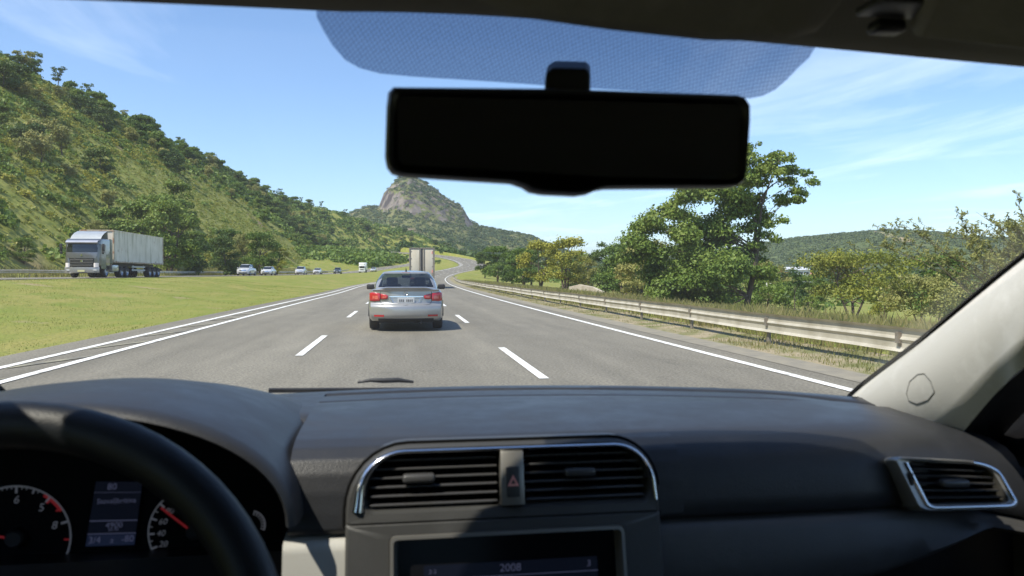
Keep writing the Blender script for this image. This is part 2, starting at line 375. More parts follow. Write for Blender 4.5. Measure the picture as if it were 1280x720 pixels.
def strip(name, ya, yb, fa, fb, dz, m, zf, step=2.0, label=None, cat=None, kind='structure', cols=1):
    ys = np.arange(ya, yb+1e-6, step); a, b = fa(ys), fb(ys); z = zf(ys)+dz
    V = []
    for k in range(cols+1):
        V.append(np.stack([a+(b-a)*k/cols, ys, z], -1))
    V = np.stack(V, 1).reshape(-1, 3); n = len(ys); I = np.arange(n*(cols+1)).reshape(n, cols+1)
    F = np.stack([I[:-1, :-1], I[:-1, 1:], I[1:, 1:], I[1:, :-1]], -1).reshape(-1, 4)
    o = fast_mesh(name, V, F, m)
    return tag(o, label, cat, kind=kind)
strip('road', -70, 538, XL, XR, 0.0, M['asphalt'], ZR, label='grey three lane highway carriageway running ahead and curving uphill', cat='road')
strip('road_shoulder', -70, 538, lambda y: XR(y)-0.34, lambda y: XR(y)+0.22, 0.006, M['shoulder'], ZR, label='pale worn strip along the right road edge', cat='road shoulder')
strip('opposite_road', -70, 518, lambda y: XO(y)-HW_O, lambda y: XO(y)+HW_O, 0.0, M['asphalt'], ZO, label='opposite carriageway carrying oncoming traffic beyond the grass median', cat='road')
def line(ya, yb, off, w, m, base=XC, zf=ZR, step=2.0, name='lane_line', label=None):
    return strip(name, ya, yb, lambda y: base(y)+off-w/2, lambda y: base(y)+off+w/2, 0.010, m, zf, step=step, label=label, cat='road marking')
XLL = lambda y: XL(y)+6.65
line(-30, 530, 5.12, 0.15, M['paint'], name='edge_line', label='solid white line along the right edge of the road')
line(-30, 530, -5.06, 0.16, M['paint'], base=XLL, name='edge_line', label='inner solid white line of the double left edge marking')
line(-30, 530, -5.84, 0.15, M['paint'], base=XLL, name='edge_line', label='outer solid white line of the double left edge marking')
mb = MB()
yy = 6.0
while yy < 60:                                                 # worn hatching between the two left lines
    x0 = float(XLL(yy)); mb.add([(x0-5.72, yy, 0.009), (x0-5.72, yy+0.45, 0.009), (x0-5.18, yy+1.9, 0.009), (x0-5.18, yy+1.45, 0.009)], [(0, 1, 2, 3)]); yy += 2.9
tag(mb.build('hatching', M['paint_worn'], smooth=False), 'faded diagonal hatching between the double white lines', 'road marking', kind='structure')
dash = MB()
for off, y0 in ((1.76, 9.75-11.75*2), (-1.77, 13.0-11.7*2)):
    k = 0
    while y0+k*11.72 < 500:
        a = y0+k*11.72; b = a+4.3; ys = np.linspace(a, b, 4)
        A = [(float(XC(q))+off-0.065, q, float(ZR(q))+0.010) for q in ys]; B = [(float(XC(q))+off+0.065, q, float(ZR(q))+0.010) for q in ys]
        dash.ribbon(A, B); k += 1
tag(dash.build('lane_dashes', M['paint'], smooth=False), 'white dashed lane lines dividing the carriageway', 'road marking', kind='structure')
od = MB()
for k in range(45):
    a = -20+k*11.7; ys = np.linspace(a, a+4.2, 3); od.ribbon([(float(XO(q))-0.07, q, float(ZO(q))+0.01) for q in ys], [(float(XO(q))+0.07, q, float(ZO(q))+0.01) for q in ys])
for off in (-3.7, 3.7):
    ys = np.arange(-30, 515, 3.0); od.ribbon([(float(XO(q))+off-0.07, q, float(ZO(q))+0.01) for q in ys], [(float(XO(q))+off+0.07, q, float(ZO(q))+0.01) for q in ys])
tag(od.build('opposite_road_lines', M['paint'], smooth=False), 'white lines painted on the opposite carriageway', 'road marking', kind='structure')

M['verge_soil'] = mat('verge_soil', (0.30, 0.25, 0.165), 0.95, col2=(0.150, 0.155, 0.055), nscale=1.3, lo=0.42, hi=0.60, bump=0.8, bscale=14)
vy = np.arange(-10, 200, 0.8); vrow = []
for k in range(7):
    xx = XR(vy)+0.16+0.30*k+0.10*np.sin(vy*0.8+k); vrow.append(np.stack([xx, vy, np.where(k == 0, ZR(vy)-0.012, ground(xx, vy)+0.02-0.05*(k == 6))], -1))
vrow = np.stack(vrow, 0); I = np.arange(vrow.shape[0]*vrow.shape[1]).reshape(vrow.shape[:2])
tag(fast_mesh('verge', vrow.reshape(-1, 3), np.stack([I[:-1, :-1], I[:-1, 1:], I[1:, 1:], I[1:, :-1]], -1).reshape(-1, 4), M['verge_soil']), 'sandy verge beside the road under the guardrail', 'verge', kind='structure')

# ------------------------------------------------------------------ hills
def fbm(x, y, sc, oct=5, seed=0):
    r = np.random.default_rng(seed); out = np.zeros_like(x, dtype=float); a = 1.0; tot = 0
    for o in range(oct):
        ph = r.uniform(0, 6.28, 6); ang = r.uniform(0, 6.28, 3)
        s = 0
        for k in range(3):
            u = x*math.cos(ang[k])+y*math.sin(ang[k]); w = -x*math.sin(ang[k])+y*math.cos(ang[k])
            s = s+np.sin(u*sc+ph[k]+1.7*np.sin(w*sc*0.7+ph[k+3]))
        out += a*s/3; tot += a; a *= 0.5; sc *= 2.03
    return out/tot
RIDGE = np.array([(-113, -150, 62, 79), (-112, 240, 62, 79), (-110, 380, 63, 78), (-110, 500, 63, 78), (-104, 640, 65, 80), (-62, 750, 61, 100), (0, 800, 46, 110), (56, 850, 24, 110), (130, 910, 6, 110)], float)
def hill_h(x, y):
    x = np.asarray(x, float); y = np.asarray(y, float); best = np.full(x.shape, -1e9)
    for a, b in zip(RIDGE[:-1], RIDGE[1:]):
        d = b[:2]-a[:2]; t = np.clip(((x-a[0])*d[0]+(y-a[1])*d[1])/(d@d), 0, 1)
        px, py = a[0]+d[0]*t, a[1]+d[1]*t; dist = np.hypot(x-px, y-py); hr = a[2]+(b[2]-a[2])*t; w = a[3]+(b[3]-a[3])*t
        q = dist/w; h = hr*(1-np.clip(q, 0, 1.15)**1.12)
        best = np.maximum(best, h)
    n = fbm(x, y, 0.045, 4, 3)
    return best+n*(0.75+np.clip(best, 0, 40)*0.06)
def slope_z(x, y): return np.maximum(hill_h(x, y)+1.0, ground(x, y)-0.5)
def sz(x, y): return float(slope_z(np.array([x]), np.array([y]))[0])
hx = np.concatenate([np.arange(-330, -140, 8.0), np.arange(-140, -20, 1.6), np.arange(-20, 180, 4.0)])
hy = np.concatenate([np.arange(-80, 60, 8.0), np.arange(60, 420, 2.5), np.arange(420, 1060, 5.0)])
HX, HY = np.meshgrid(hx, hy); HZ = hill_h(HX, HY)+1.0
I = np.arange(HX.size).reshape(HX.shape); HF = np.stack([I[:-1, :-1], I[:-1, 1:], I[1:, 1:], I[1:, :-1]], -1).reshape(-1, 4)
hv = np.stack([HX, HY, np.maximum(HZ, -6)], -1).reshape(-1, 3)
# keep the slope off the carriageways
clip = (ground(hv[:, 0], hv[:, 1])-0.6); nearroad = (hv[:, 0] > XO(np.clip(hv[:, 1], -80, 520))-HW_O-4) & (hv[:, 1] < 600)
clip = clip+np.maximum(hv[:, 1]-490, 0)*0.25
hv[:, 2] = np.where(nearroad, np.minimum(hv[:, 2], clip), hv[:, 2])
def hill_mat(name, cols, earth, rock=None, es=(0.52, 0.64), sc=0.05):
    m = bpy.data.materials.new(name); m.use_nodes = True
    n, l = m.node_tree.nodes, m.node_tree.links; b = n['Principled BSDF']; b.inputs['Roughness'].default_value = 0.95; b.inputs['Specular IOR Level'].default_value = 0.1
    g = n.new('ShaderNodeNewGeometry')
    def noise(s, det=6):
        x = n.new('ShaderNodeTexNoise'); x.inputs['Scale'].default_value = s; x.inputs['Detail'].default_value = det; l.new(g.outputs['Position'], x.inputs[0]); return x.outputs[0]
    def rng(s, a, b_):
        r = n.new('ShaderNodeMapRange'); r.inputs[1].default_value = a; r.inputs[2].default_value = b_; l.new(s, r.inputs[0]); return r.outputs[0]
    def mix(f, c1, c2):
        x = n.new('ShaderNodeMix'); x.data_type = 'RGBA'; l.new(f, x.inputs[0])
        for k, c in ((6, c1), (7, c2)):
            if isinstance(c, tuple): x.inputs[k].default_value = (*c, 1)
            else: l.new(c, x.inputs[k])
        return x.outputs[2]
    c = mix(rng(noise(sc*3), 0.38, 0.62), cols[0], cols[1])
    c = mix(rng(noise(sc*14, 4), 0.45, 0.7), c, cols[2])
    c = mix(rng(noise(sc*0.9, 7), *es), c, earth)
    if rock:
        sp = n.new('ShaderNodeSeparateXYZ'); l.new(g.outputs['True Normal'], sp.inputs[0])
        ad = n.new('ShaderNodeMath'); ad.operation = 'ADD'; l.new(sp.outputs['Z'], ad.inputs[0])
        mm = n.new('ShaderNodeMath'); mm.operation = 'MULTIPLY_ADD'; l.new(noise(0.05, 6), mm.inputs[0]); mm.inputs[1].default_value = 0.7; mm.inputs[2].default_value = -0.35; l.new(mm.outputs[0], ad.inputs[1])
        rf = rng(ad.outputs[0], 0.72, 0.62)
        rc = mix(rng(noise(0.09, 8), 0.35, 0.65), rock[0], rock[1]); rc = mix(rng(noise(0.035, 9), 0.52, 0.60), rc, (0.075, 0.064, 0.06))
        c = mix(rf, c, rc)
    l.new(c, b.inputs['Base Color'])
    bn = n.new('ShaderNodeBump'); bn.inputs['Strength'].default_value = 0.6; bn.inputs['Distance'].default_value = 0.5; l.new(noise(sc*12, 8), bn.inputs['Height']); l.new(bn.outputs[0], b.inputs['Normal'])
    return m
M['hillside'] = hill_mat('hillside', ((0.240, 0.262, 0.058), (0.310, 0.295, 0.088), (0.165, 0.195, 0.044)), (0.26, 0.20, 0.11), es=(0.62, 0.70))
tag(fast_mesh('hillside', hv, HF, M['hillside']), 'steep green hillside with grassy and earthy patches on the left', 'hill', kind='structure')

# rocky mountain ahead
MPX = [-420, -330, -240, -150, -95, -62, -44, -33, -18, -3, 8, 18, 34, 62, 90, 117, 135, 150, 172, 243, 290, 360, 460]
MPZ = [20, 30, 62, 95, 119, 131, 141, 156, 176, 188, 195, 195, 186, 168, 147, 129, 104, 95, 93, 82, 60, 35, 8]
mprof = lambda x: np.interp(x, MPX, MPZ)
def mountain_h(x, y):
    v = (y-1500); 
    base = mprof(x+5*np.sin(y*0.011))
    fo = np.where(v < 0, np.exp(-(np.abs(v)/330)**1.7), np.exp(-(v/420)**2))
    h = base*fo
    # cliff bands: terraces that steepen part of the face
    mask = smooth(-60, -25, x)*(1-smooth(120, 165, x))
    lift = smooth(70, 120, h)*mask
    cl = np.clip((h-(134-0.36*x+15*fbm(x, y, 0.025, 3, 9)))/9, -1, 1)
    h = h+lift*11*(cl-1)*smooth(-420, -40, v)*(1-smooth(-40, 60, v))
    return h+fbm(x, y, 0.03, 6, 5)*(2+h*0.03)+fbm(x, y, 0.11, 3, 15)*3.4*smooth(90, 150, h)+np.abs(fbm(x, y, 0.07, 4, 8))*9*lift*smooth(-400, -60, v)-np.abs(fbm(x, y, 0.16, 3, 18))*9*lift
mx = np.arange(-430, 470, 5.0); my = np.concatenate([np.arange(960, 1300, 12.0), np.arange(1300, 1560, 3.5), np.arange(1560, 2500, 30.0)])
MX, MY = np.meshgrid(mx, my); MZ = mountain_h(MX, MY)
I = np.arange(MX.size).reshape(MX.shape); MF = np.stack([I[:-1, :-1], I[:-1, 1:], I[1:, 1:], I[1:, :-1]], -1).reshape(-1, 4)
M['mountain'] = hill_mat('mountain', ((0.130, 0.150, 0.050), (0.175, 0.170, 0.070), (0.085, 0.105, 0.036)), (0.22, 0.18, 0.12), rock=((0.24, 0.205, 0.17), (0.125, 0.11, 0.10)), es=(0.58, 0.7), sc=0.03)
tag(fast_mesh('mountain', np.stack([MX, MY, MZ], -1).reshape(-1, 3), MF, M['mountain']), 'rocky green mountain with bare cliffs beyond the highway', 'mountain', kind='structure')

# wooded hills across the valley on the right
DPX = [60, 200, 420, 520, 597, 669, 724, 785, 840, 890, 950, 1050, 1200, 1500]
DPZ = [-10, 4, 26, 40, 52, 63, 70, 79, 74, 66, 62, 66, 80, 40]
def valley_h(x, y):
    v = y-1200+0.10*(x-785); fo = np.where(v < 0, np.exp(-(np.abs(v)/330)**2.2), np.exp(-(v/500)**2))
    return (np.interp(x, DPX, DPZ)+8)*fo-9+fbm(x, y, 0.018, 5, 21)*5*fo
dxs = np.arange(60, 1500, 9.0); dys = np.arange(640, 2000, 14.0)
DX, DY = np.meshgrid(dxs, dys); DZ = valley_h(DX, DY)
I = np.arange(DX.size).reshape(DX.shape); DF = np.stack([I[:-1, :-1], I[:-1, 1:], I[1:, 1:], I[1:, :-1]], -1).reshape(-1, 4)
M['valley_hill'] = hill_mat('valley_hill', ((0.085, 0.115, 0.042), (0.115, 0.140, 0.050), (0.060, 0.085, 0.030)), (0.16, 0.16, 0.07), es=(0.60, 0.7), sc=0.02)
tag(fast_mesh('valley_hill', np.stack([DX, DY, DZ], -1).reshape(-1, 3), DF, M['valley_hill']), 'low wooded hill across the valley on the right', 'hill', kind='structure')
# cleared field on that hill (a sheet just above the slope)
def patch(name, outline, fn, lift, m, label, n=14):
    (a, b, c, d) = [np.array(p, float) for p in outline]; V = []
    for i in range(n+1):
        for j in range(n+1):
            s, t = i/n, j/n; p = (a*(1-s)+b*s)*(1-t)+(d*(1-s)+c*s)*t; V.append((p[0], p[1], float(fn(np.array([p[0]]), np.array([p[1]]))[0])+lift))
    I = np.arange((n+1)**2).reshape(n+1, n+1); F = np.stack([I[:-1, :-1], I[:-1, 1:], I[1:, 1:], I[1:, :-1]], -1).reshape(-1, 4)
    return tag(fast_mesh(name, V, F, m), label, 'field', kind='structure')
M['field'] = mat('field', (0.200, 0.195, 0.085), 0.95, col2=(0.30, 0.22, 0.13), nscale=0.04, lo=0.42, hi=0.62)
def hit(u, v, fn, d0, d1, step=4.0):
    d = d0
    while d < d1:
        p = at(u, v, d)
        if p.z < float(fn(np.array([p.x]), np.array([p.y]))[0]): return (p.x, p.y)
        d += step
    return (p.x, p.y)
patch('hill_field', [hit(*q, valley_h, 650, 1300) for q in ((1076, 291), (1090, 290.5), (1146, 303.5), (1124, 305.5))], valley_h, 1.6, M['field'], 'pale cleared strip running down the wooded valley hill')
FIELD_QUAD = [hit(*q, valley_h, 650, 1300) for q in ((1074, 290.5), (1092, 290), (1150, 304), (1116, 309))]
# far blue ridge
fx = np.linspace(-500, 5200, 140); fz = 75+45*np.sin(fx*0.0021+0.6)+26*np.sin(fx*0.0057)+10*np.sin(fx*0.017)
fv = []; 
for k, (yy_, sc_) in enumerate(((3900, -0.1), (4150, 0.75), (4300, 1.0), (4500, 0.8), (4900, -0.1))):
    fv.append(np.stack([fx, np.full_like(fx, yy_)+60*np.sin(fx*0.004+k), fz*sc_], -1))
fv = np.stack(fv, 0); I = np.arange(fv.shape[0]*fv.shape[1]).reshape(fv.shape[:2]); FF = np.stack([I[:-1, :-1], I[:-1, 1:], I[1:, 1:], I[1:, :-1]], -1).reshape(-1, 4)
tag(fast_mesh('far_ridge', fv.reshape(-1, 3), FF, M['valley_hill']), 'far blue ridge on the horizon', 'hill', kind='structure')

# pale air between us and the far hills
hm = bpy.data.materials.new('haze_air'); hm.use_nodes = True
_n, _l = hm.node_tree.nodes, hm.node_tree.links; _n.remove(_n['Principled BSDF']); _v = _n.new('ShaderNodeVolumePrincipled'); _v.inputs['Color'].default_value = (0.80, 0.88, 1.0, 1); _v.inputs['Density'].default_value = 0.00009; _v.inputs['Anisotropy'].default_value = 0.2; _l.new(_v.outputs[0], _n['Material Output'].inputs['Volume'])
hz = MB().box((0, 2400, 122), (18900, 13900, 270)).build('haze', hm, smooth=False); tag(hz, 'thin pale haze in the air over the valley', 'haze', kind='stuff')
# ------------------------------------------------------------------ vegetation
M['bark'] = mat('bark', (0.085, 0.065, 0.048), 0.9, col2=(0.16, 0.13, 0.10), nscale=9, bump=0.5, bscale=30, stretch=(1, 1, 0.25))
M['leaf_green'] = leaf_mat('leaf_green', [(0.052, 0.102, 0.019), (0.096, 0.166, 0.028), (0.158, 0.228, 0.038), (0.245, 0.289, 0.060)])
M['leaf_dark'] = leaf_mat('leaf_dark', [(0.032, 0.067, 0.016), (0.058, 0.106, 0.022), (0.090, 0.144, 0.032), (0.136, 0.184, 0.042)])
M['leaf_yellow'] = leaf_mat('leaf_yellow', [(0.117, 0.154, 0.025), (0.200, 0.226, 0.036), (0.299, 0.299, 0.045), (0.426, 0.371, 0.051)])
M['leaf_olive'] = leaf_mat('leaf_olive', [(0.146, 0.166, 0.046), (0.218, 0.233, 0.066), (0.312, 0.308, 0.096), (0.406, 0.374, 0.129)])
M['leaf_far'] = leaf_mat('leaf_far', [(0.042, 0.072, 0.026), (0.064, 0.101, 0.032), (0.099, 0.134, 0.045), (0.144, 0.173, 0.058)], tr=0.15)
M['grass_blade'] = leaf_mat('grass_blade', [(0.111, 0.137, 0.034), (0.176, 0.195, 0.055), (0.267, 0.247, 0.098), (0.390, 0.338, 0.169)], tr=0.3)
M['lawn_blade'] = leaf_mat('lawn_blade', [(0.136, 0.199, 0.031), (0.208, 0.255, 0.047), (0.295, 0.295, 0.070), (0.414, 0.367, 0.132)], tr=0.3)

def rand_unit(n, rng):
    v = rng.normal(size=(n, 3)); return v/np.linalg.norm(v, axis=1, keepdims=True)
def leaf_quads(P, Nrm, size, rng, aspect=0.6, jit=0.9, droop=0.0):
    """one bent-looking leaf (rhombus) per point"""
    n = len(P); N = Nrm+rand_unit(n, rng)*jit; N /= np.linalg.norm(N, axis=1, keepdims=True)
    T = rand_unit(n, rng); T[:, 2] -= droop; T -= N*(T*N).sum(1, keepdims=True); T /= np.linalg.norm(T, axis=1, keepdims=True)+1e-9
    B = np.cross(N, T); s = (size*rng.uniform(0.6, 1.35, n))[:, None]
    V = np.stack([P-T*s, P+B*s*aspect+N*s*0.12, P+T*s, P-B*s*aspect+N*s*0.12], 1)
    return V.reshape(-1, 3), np.arange(4*n).reshape(n, 4)
def clump_points(centres, radii, per, rng, shell=0.55, squash=0.8):
    P, N = [], []
    for c, r in zip(centres, radii):
        n = max(3, int(per*r*r)); d = rand_unit(n, rng); d[:, 2] = np.where(d[:, 2] < -0.3, -d[:, 2]*0.6, d[:, 2])
        q = r*(shell+(1-shell)*rng.uniform(0, 1, n)**0.6)[:, None]
        q = q*(1+0.25*np.sin(d[:, :1]*5+c[0])*np.sin(d[:, 1:2]*6+c[1]))
        P.append(np.array(c)+d*q*np.array([1, 1, squash])); N.append(d)
    return np.concatenate(P), np.concatenate(N)

def crown_clumps(rng, h, w, trunk_h, n, shape='round'):
    """clump centres spread through an uneven crown"""
    C, Rr = [], []
    for k in range(n):
        t = rng.uniform(0, 1)
        z = trunk_h+(h-trunk_h)*t
        prof = {'round': math.sin(math.pi*(0.14+0.80*t))**0.7, 'cone': (1-t)**0.8*0.95+0.08, 'umbrella': 0.35+0.65*t, 'column': 0.75*math.sin(math.pi*(0.15+0.75*t))**0.4, 'bush': math.cos(t*1.35)}[shape]
        r = w/2*prof*math.sqrt(rng.uniform(0.12, 1)); a = rng.uniform(0, 2*math.pi)
        cr = w*rng.uniform(0.11, 0.20)*(1.0 if shape != 'cone' else 0.7)
        C.append((r*math.cos(a)*0.86, r*math.sin(a)*0.86, min(z, h-cr*0.6))); Rr.append(cr)
    return C, Rr

def limb(mb, a, b, r0, r1, rng, n=6, sag=0.12):
    a, b = Vector(a), Vector(b); L = (b-a).length; pts = []
    off = Vector(rng.normal(size=3)*0.05*L)
    for i in range(n+1):
        t = i/n; p = a.lerp(b, t)+off*math.sin(t*math.pi)+Vector((0, 0, sag*L*math.sin(t*math.pi)*(0.6)))
        pts.append(p)
    mb.tube(pts, [r0+(r1-r0)*(i/n) for i in range(n+1)], 6); return pts

def make_tree(name, h, w, trunk_h, leaf, leafmat, n_clumps, per, seed, shape='round', limbs=9, lean=(0, 0), shell=0.5, trunk_r=None, squash=0.85, forks=1, droop=0.1, sparse_twigs=0, extra=None):
    rng = np.random.default_rng(seed); root = empty(name)
    C, Rr = crown_clumps(rng, h, w, trunk_h, n_clumps, shape)
    C = [(c[0]+lean[0]*(c[2]/h), c[1]+lean[1]*(c[2]/h), c[2]) for c in C]
    if extra: 
        for (c, r) in extra: C.append(c); Rr.append(r)
    P, N = clump_points(C, Rr, per, rng, shell, squash)
    V, F = leaf_quads(P, N, leaf, rng, droop=droop)
    fast_mesh('crown', V, F, leafmat, root, smooth=False)
    mb = MB(); tr = trunk_r or h*0.022
    forkpts = []
    for f in range(forks):
        a = rng.uniform(0, 6.28); sp = 0.0 if forks == 1 else w*0.16
        top = (lean[0]*0.7+sp*math.cos(a), lean[1]*0.7+sp*math.sin(a), trunk_h+(h-trunk_h)*0.62)
        pts = [Vector((0, 0, -0.25)), Vector((0, 0, 0.05))]+[Vector((top[0]*t+0.12*math.sin(5*t+a)*tr*6, top[1]*t+0.12*math.cos(4*t+a)*tr*6, top[2]*t)) for t in (0.2, 0.4, 0.6, 0.8, 1.0)]
        k = 1.0 if f == 0 else 0.75
        mb.tube(pts, [tr*1.45*k, tr*1.15*k, tr*k, tr*0.85*k, tr*0.66*k, tr*0.48*k, tr*0.26*k], 8); forkpts.append(pts)
    order = rng.permutation(len(C))[:limbs+sparse_twigs]
    for i, j in enumerate(order):
        pts = forkpts[i % forks]; c = Vector(C[j]); 
        zs = max(trunk_h*0.55, min(c.z*0.72, top[2]*0.92)); k = min(range(len(pts)), key=lambda q: abs(pts[q].z-zs)); s = pts[k]
        rr = tr*(0.36 if i < limbs else 0.13)
        limb(mb, s, c, rr, rr*0.25, rng)
    mb.build('trunk', M['bark'], root, sharp=60)
    return root

def place(root, x, y, z=None, rz=0.0, s=1.0, label=None, cat=None, group=None):
    root.location = (x, y, (gz(x, y) if z is None else z)-0.05); root.rotation_euler = (0, 0, rz); root.scale = (s, s, s) if not isinstance(s, tuple) else s
    return tag(root, label, cat, group)

# --- right side, measured trees
TB = at(931, 360, 36); TBx, TBz = TB.x, gz(TB.x, 36)
BT = [(815, 285, .8), (808, 318, .9), (818, 352, 1.0), (850, 256, .8), (842, 300, 1.1), (848, 345, 1.2), (884, 236, .85), (884, 280, 1.1), (880, 322, 1.2), (886, 360, 1.0), (918, 218, .8), (914, 255, 1.0), (918, 298, 1.1), (926, 338, .9), (938, 198, .6), (952, 226, .8), (944, 262, .8), (966, 202, .4), (984, 212, .6), (1000, 236, .5), (984, 246, .5), (1008, 216, .3), (948, 306, .7), (956, 348, .5), (905, 378, .7), (860, 380, .8), (948, 184, .3), (974, 192, .25), (870, 215, .35), (832, 268, .5), (1004, 252, .25), (960, 282, .5)]
rb_ = np.random.default_rng(111); ex_c = []
for (u, v, r) in BT:
    p = at(u, v, 36)
    for q in range(7 if r > 0.7 else 5 if r > 0.4 else 3):
        o = rb_.normal(size=3)*r*np.array([0.52, 1.0, 0.46]); ex_c.append(((p.x-TBx+o[0], o[1], max(0.5, p.z-TBz+o[2])), r*rb_.uniform(0.58, 0.90)))
T = make_tree('broadleaf_tree', 8.0, 3.0, 2.0, 0.085, M['leaf_green'], 4, 820, 11, limbs=12, lean=(0.6, 0), trunk_r=0.15, shell=0.15, forks=2, sparse_twigs=40, squash=1.0, extra=ex_c)
place(T, TBx, 36, rz=0.0, label='tall broad leafy tree with a leaning crown behind the guardrail', cat='tree')
T = make_tree('flowering_tree', 3.9, 5.8, 1.5, 0.075, M['leaf_yellow'], 26, 330, 12, limbs=16, trunk_r=0.075, forks=3, sparse_twigs=12, shell=0.3, squash=0.75)
place(T, at(1066, 360, 34).x, 34, label='low spreading tree with yellowish leaves and several thin trunks', cat='tree', s=(1.0, 1.0, 0.95))
T = make_tree('bushy_tree', 3.1, 4.4, 0.8, 0.085, M['leaf_olive'], 30, 420, 13, limbs=10, forks=2)
place(T, at(1150, 360, 40).x, 40, label='olive green bushy tree beyond the yellowish low tree', cat='tree')
T = make_tree('conical_shrub', 2.3, 1.5, 0.1, 0.055, M['leaf_dark'], 26, 900, 14, shape='cone', limbs=8, trunk_r=0.03)
place(T, at(993, 360, 27).x, 27, label='small dark green pointed shrub standing in the grass', cat='shrub')
T = make_tree('dense_bush', 2.6, 4.4, 0.2, 0.08, M['leaf_green'], 22, 420, 15, shape='bush', limbs=6, trunk_r=0.05)
place(T, at(960, 360, 45).x, 45, label='rounded light green bush behind the tall leafy tree', cat='bush')

# near arching shrub beside the car, thin stems with narrow leaves
def arching_shrub(name, h, spread, stems, per, leaf, lm, seed):
    rng = np.random.default_rng(seed); root = empty(name); mb = MB(); P = []; N = []
    for i in range(stems):
        a = rng.uniform(0, 6.28); L = h*rng.uniform(0.55, 1.08); out = spread*rng.uniform(0.2, 1.0); b = Vector((0.5*rng.normal()*0.9, 0.5*rng.normal()*0.9, -0.2)); pts = []
        for k in range(9):
            t = k/8; pts.append(b+Vector((math.cos(a)*out*t**1.6, math.sin(a)*out*t**1.6, L*(t-0.28*t**3*rng.uniform(0.6, 1.4)))))
        mb.tube(pts, [0.016*(1-t/8)+0.003 for t in range(9)], 5)
        for q in range(per//14):
            t = rng.uniform(0.15, 1.0)*7.99; k = int(t); p = pts[k].lerp(pts[k+1], t-k); tl = 0.62*(1.15-t/10)
            dr = Vector(rng.normal(size=3)); dr.z = abs(dr.z)*0.6+0.1; dr = (dr.normalized()+Vector((math.cos(a)*0.4, math.sin(a)*0.4, 0.35))).normalized(); e = p+dr*tl
            if q % 2 == 0: mb.tube([p, p.lerp(e, 0.5)+Vector((0, 0, 0.03)), e], [0.004, 0.003, 0.0015], 4, caps=False)
            for g in range(14):
                f = (g+rng.uniform())/14; P.append(np.array(p.lerp(e, f))+np.array([0, 0, 0.03*math.sin(f*3.1)])+rng.normal(size=3)*0.018); N.append((dr.x*0.4+rng.normal()*0.4, dr.y*0.4+rng.normal()*0.4, 0.8))
    V, F = leaf_quads(np.array(P), np.array(N), leaf, rng, aspect=0.26, jit=0.9, droop=0.4)
    fast_mesh('foliage', V, F, lm, root, smooth=False); mb.build('stem', M['bark'], root, sharp=60); return root
T = arching_shrub('arching_shrub', 4.7, 3.7, 120, 440, 0.058, M['leaf_olive'], 21)
place(T, 15.1, 15.5, label='large feathery olive shrub arching over the near end of the guardrail', cat='shrub')

# tree belt along the right verge: (u, d, h, w, kind)
protos = {
 'green': make_tree('roadside_tree', 6.0, 5.4, 0.9, 0.12, M['leaf_green'], 34, 300, 31, limbs=9, forks=2, shell=0.45),
 'yellow': make_tree('roadside_tree', 6.0, 5.2, 1.1, 0.12, M['leaf_yellow'], 32, 230, 32, limbs=12, forks=3, shell=0.3, sparse_twigs=6),
 'dark': make_tree('roadside_tree', 6.0, 4.6, 0.8, 0.12, M['leaf_dark'], 30, 320, 33, limbs=9, shell=0.45),
 'olive': make_tree('roadside_tree', 6.0, 5.2, 0.7, 0.11, M['leaf_olive'], 32, 300, 34, limbs=10, forks=2, shell=0.4, sparse_twigs=8)}
belt = [(606, 210, 8.0, 1.1, 'dark', 'dark rounded tree where the tree belt meets the far bend'), (622, 175, 8.2, 1.2, 'green', 'green tree at the far end of the roadside tree belt'),
 (640, 140, 6.6, 1.2, 'dark', 'dark dense tree just left of the yellow trees'), (655, 118, 6.2, 1.1, 'green', 'mid green tree tucked against the yellow trees'),
 (676, 98, 6.5, 1.05, 'yellow', 'bright yellow green tree, the left one of a pair behind the guardrail'), (706, 86, 6.5, 1.15, 'yellow', 'taller yellow green tree of the pair, with thin forked trunks'),
 (664, 150, 8.4, 1.1, 'dark', 'dark tree showing behind the yellow green pair'), (733, 92, 5.0, 1.0, 'olive', 'small olive tree to the right of the yellow green pair'),
 (758, 84, 6.3, 0.95, 'dark', 'dark upright tree near the pale roadside wall'), (780, 74, 5.6, 1.1, 'green', 'green tree right behind the pale roadside wall'),
 (800, 62, 5.0, 1.15, 'olive', 'olive tree between the pale wall and the tall leafy tree'), (824, 55, 4.9, 1.1, 'olive', 'greyish olive tree touching the tall leafy tree'),
 (790, 100, 7.0, 1.1, 'olive', 'hazy olive tree in the second row behind the pale wall'), (846, 50, 4.2, 1.2, 'green', 'bushy green tree under the left edge of the tall leafy tree'),
 (720, 130, 6.8, 1.1, 'green', 'green tree in the second row of the belt'), (960, 95, 6.2, 1.2, 'olive', 'olive tree in the valley just below the town roofs'),
 (1012, 75, 4.0, 1.2, 'green', 'light green tree in the valley between shrub and yellowish tree'), (985, 130, 6.5, 1.5, 'dark', 'dark tree in the valley in front of the town'),
 (1105, 55, 3.4, 1.1, 'yellow', 'yellow tinged tree at the far side of the small meadow'),
 (1175, 48, 5.0, 1.2, 'green', 'green tree glimpsed behind the feathery olive shrub'), (930, 70, 3.8, 1.3, 'green', 'green bush tree behind the trunk of the tall leafy tree')]
used = set()
for i, (u, d, h, wf, k, lab) in enumerate(belt):
    o = protos[k] if k not in used else copy_tree(protos[k]); used.add(k)
    s = h/6.0; place(o, at(u, 360, d).x, d, rz=i*1.7, s=(s*wf, s*wf, s), label=lab, cat='tree', group='trees along the right verge')

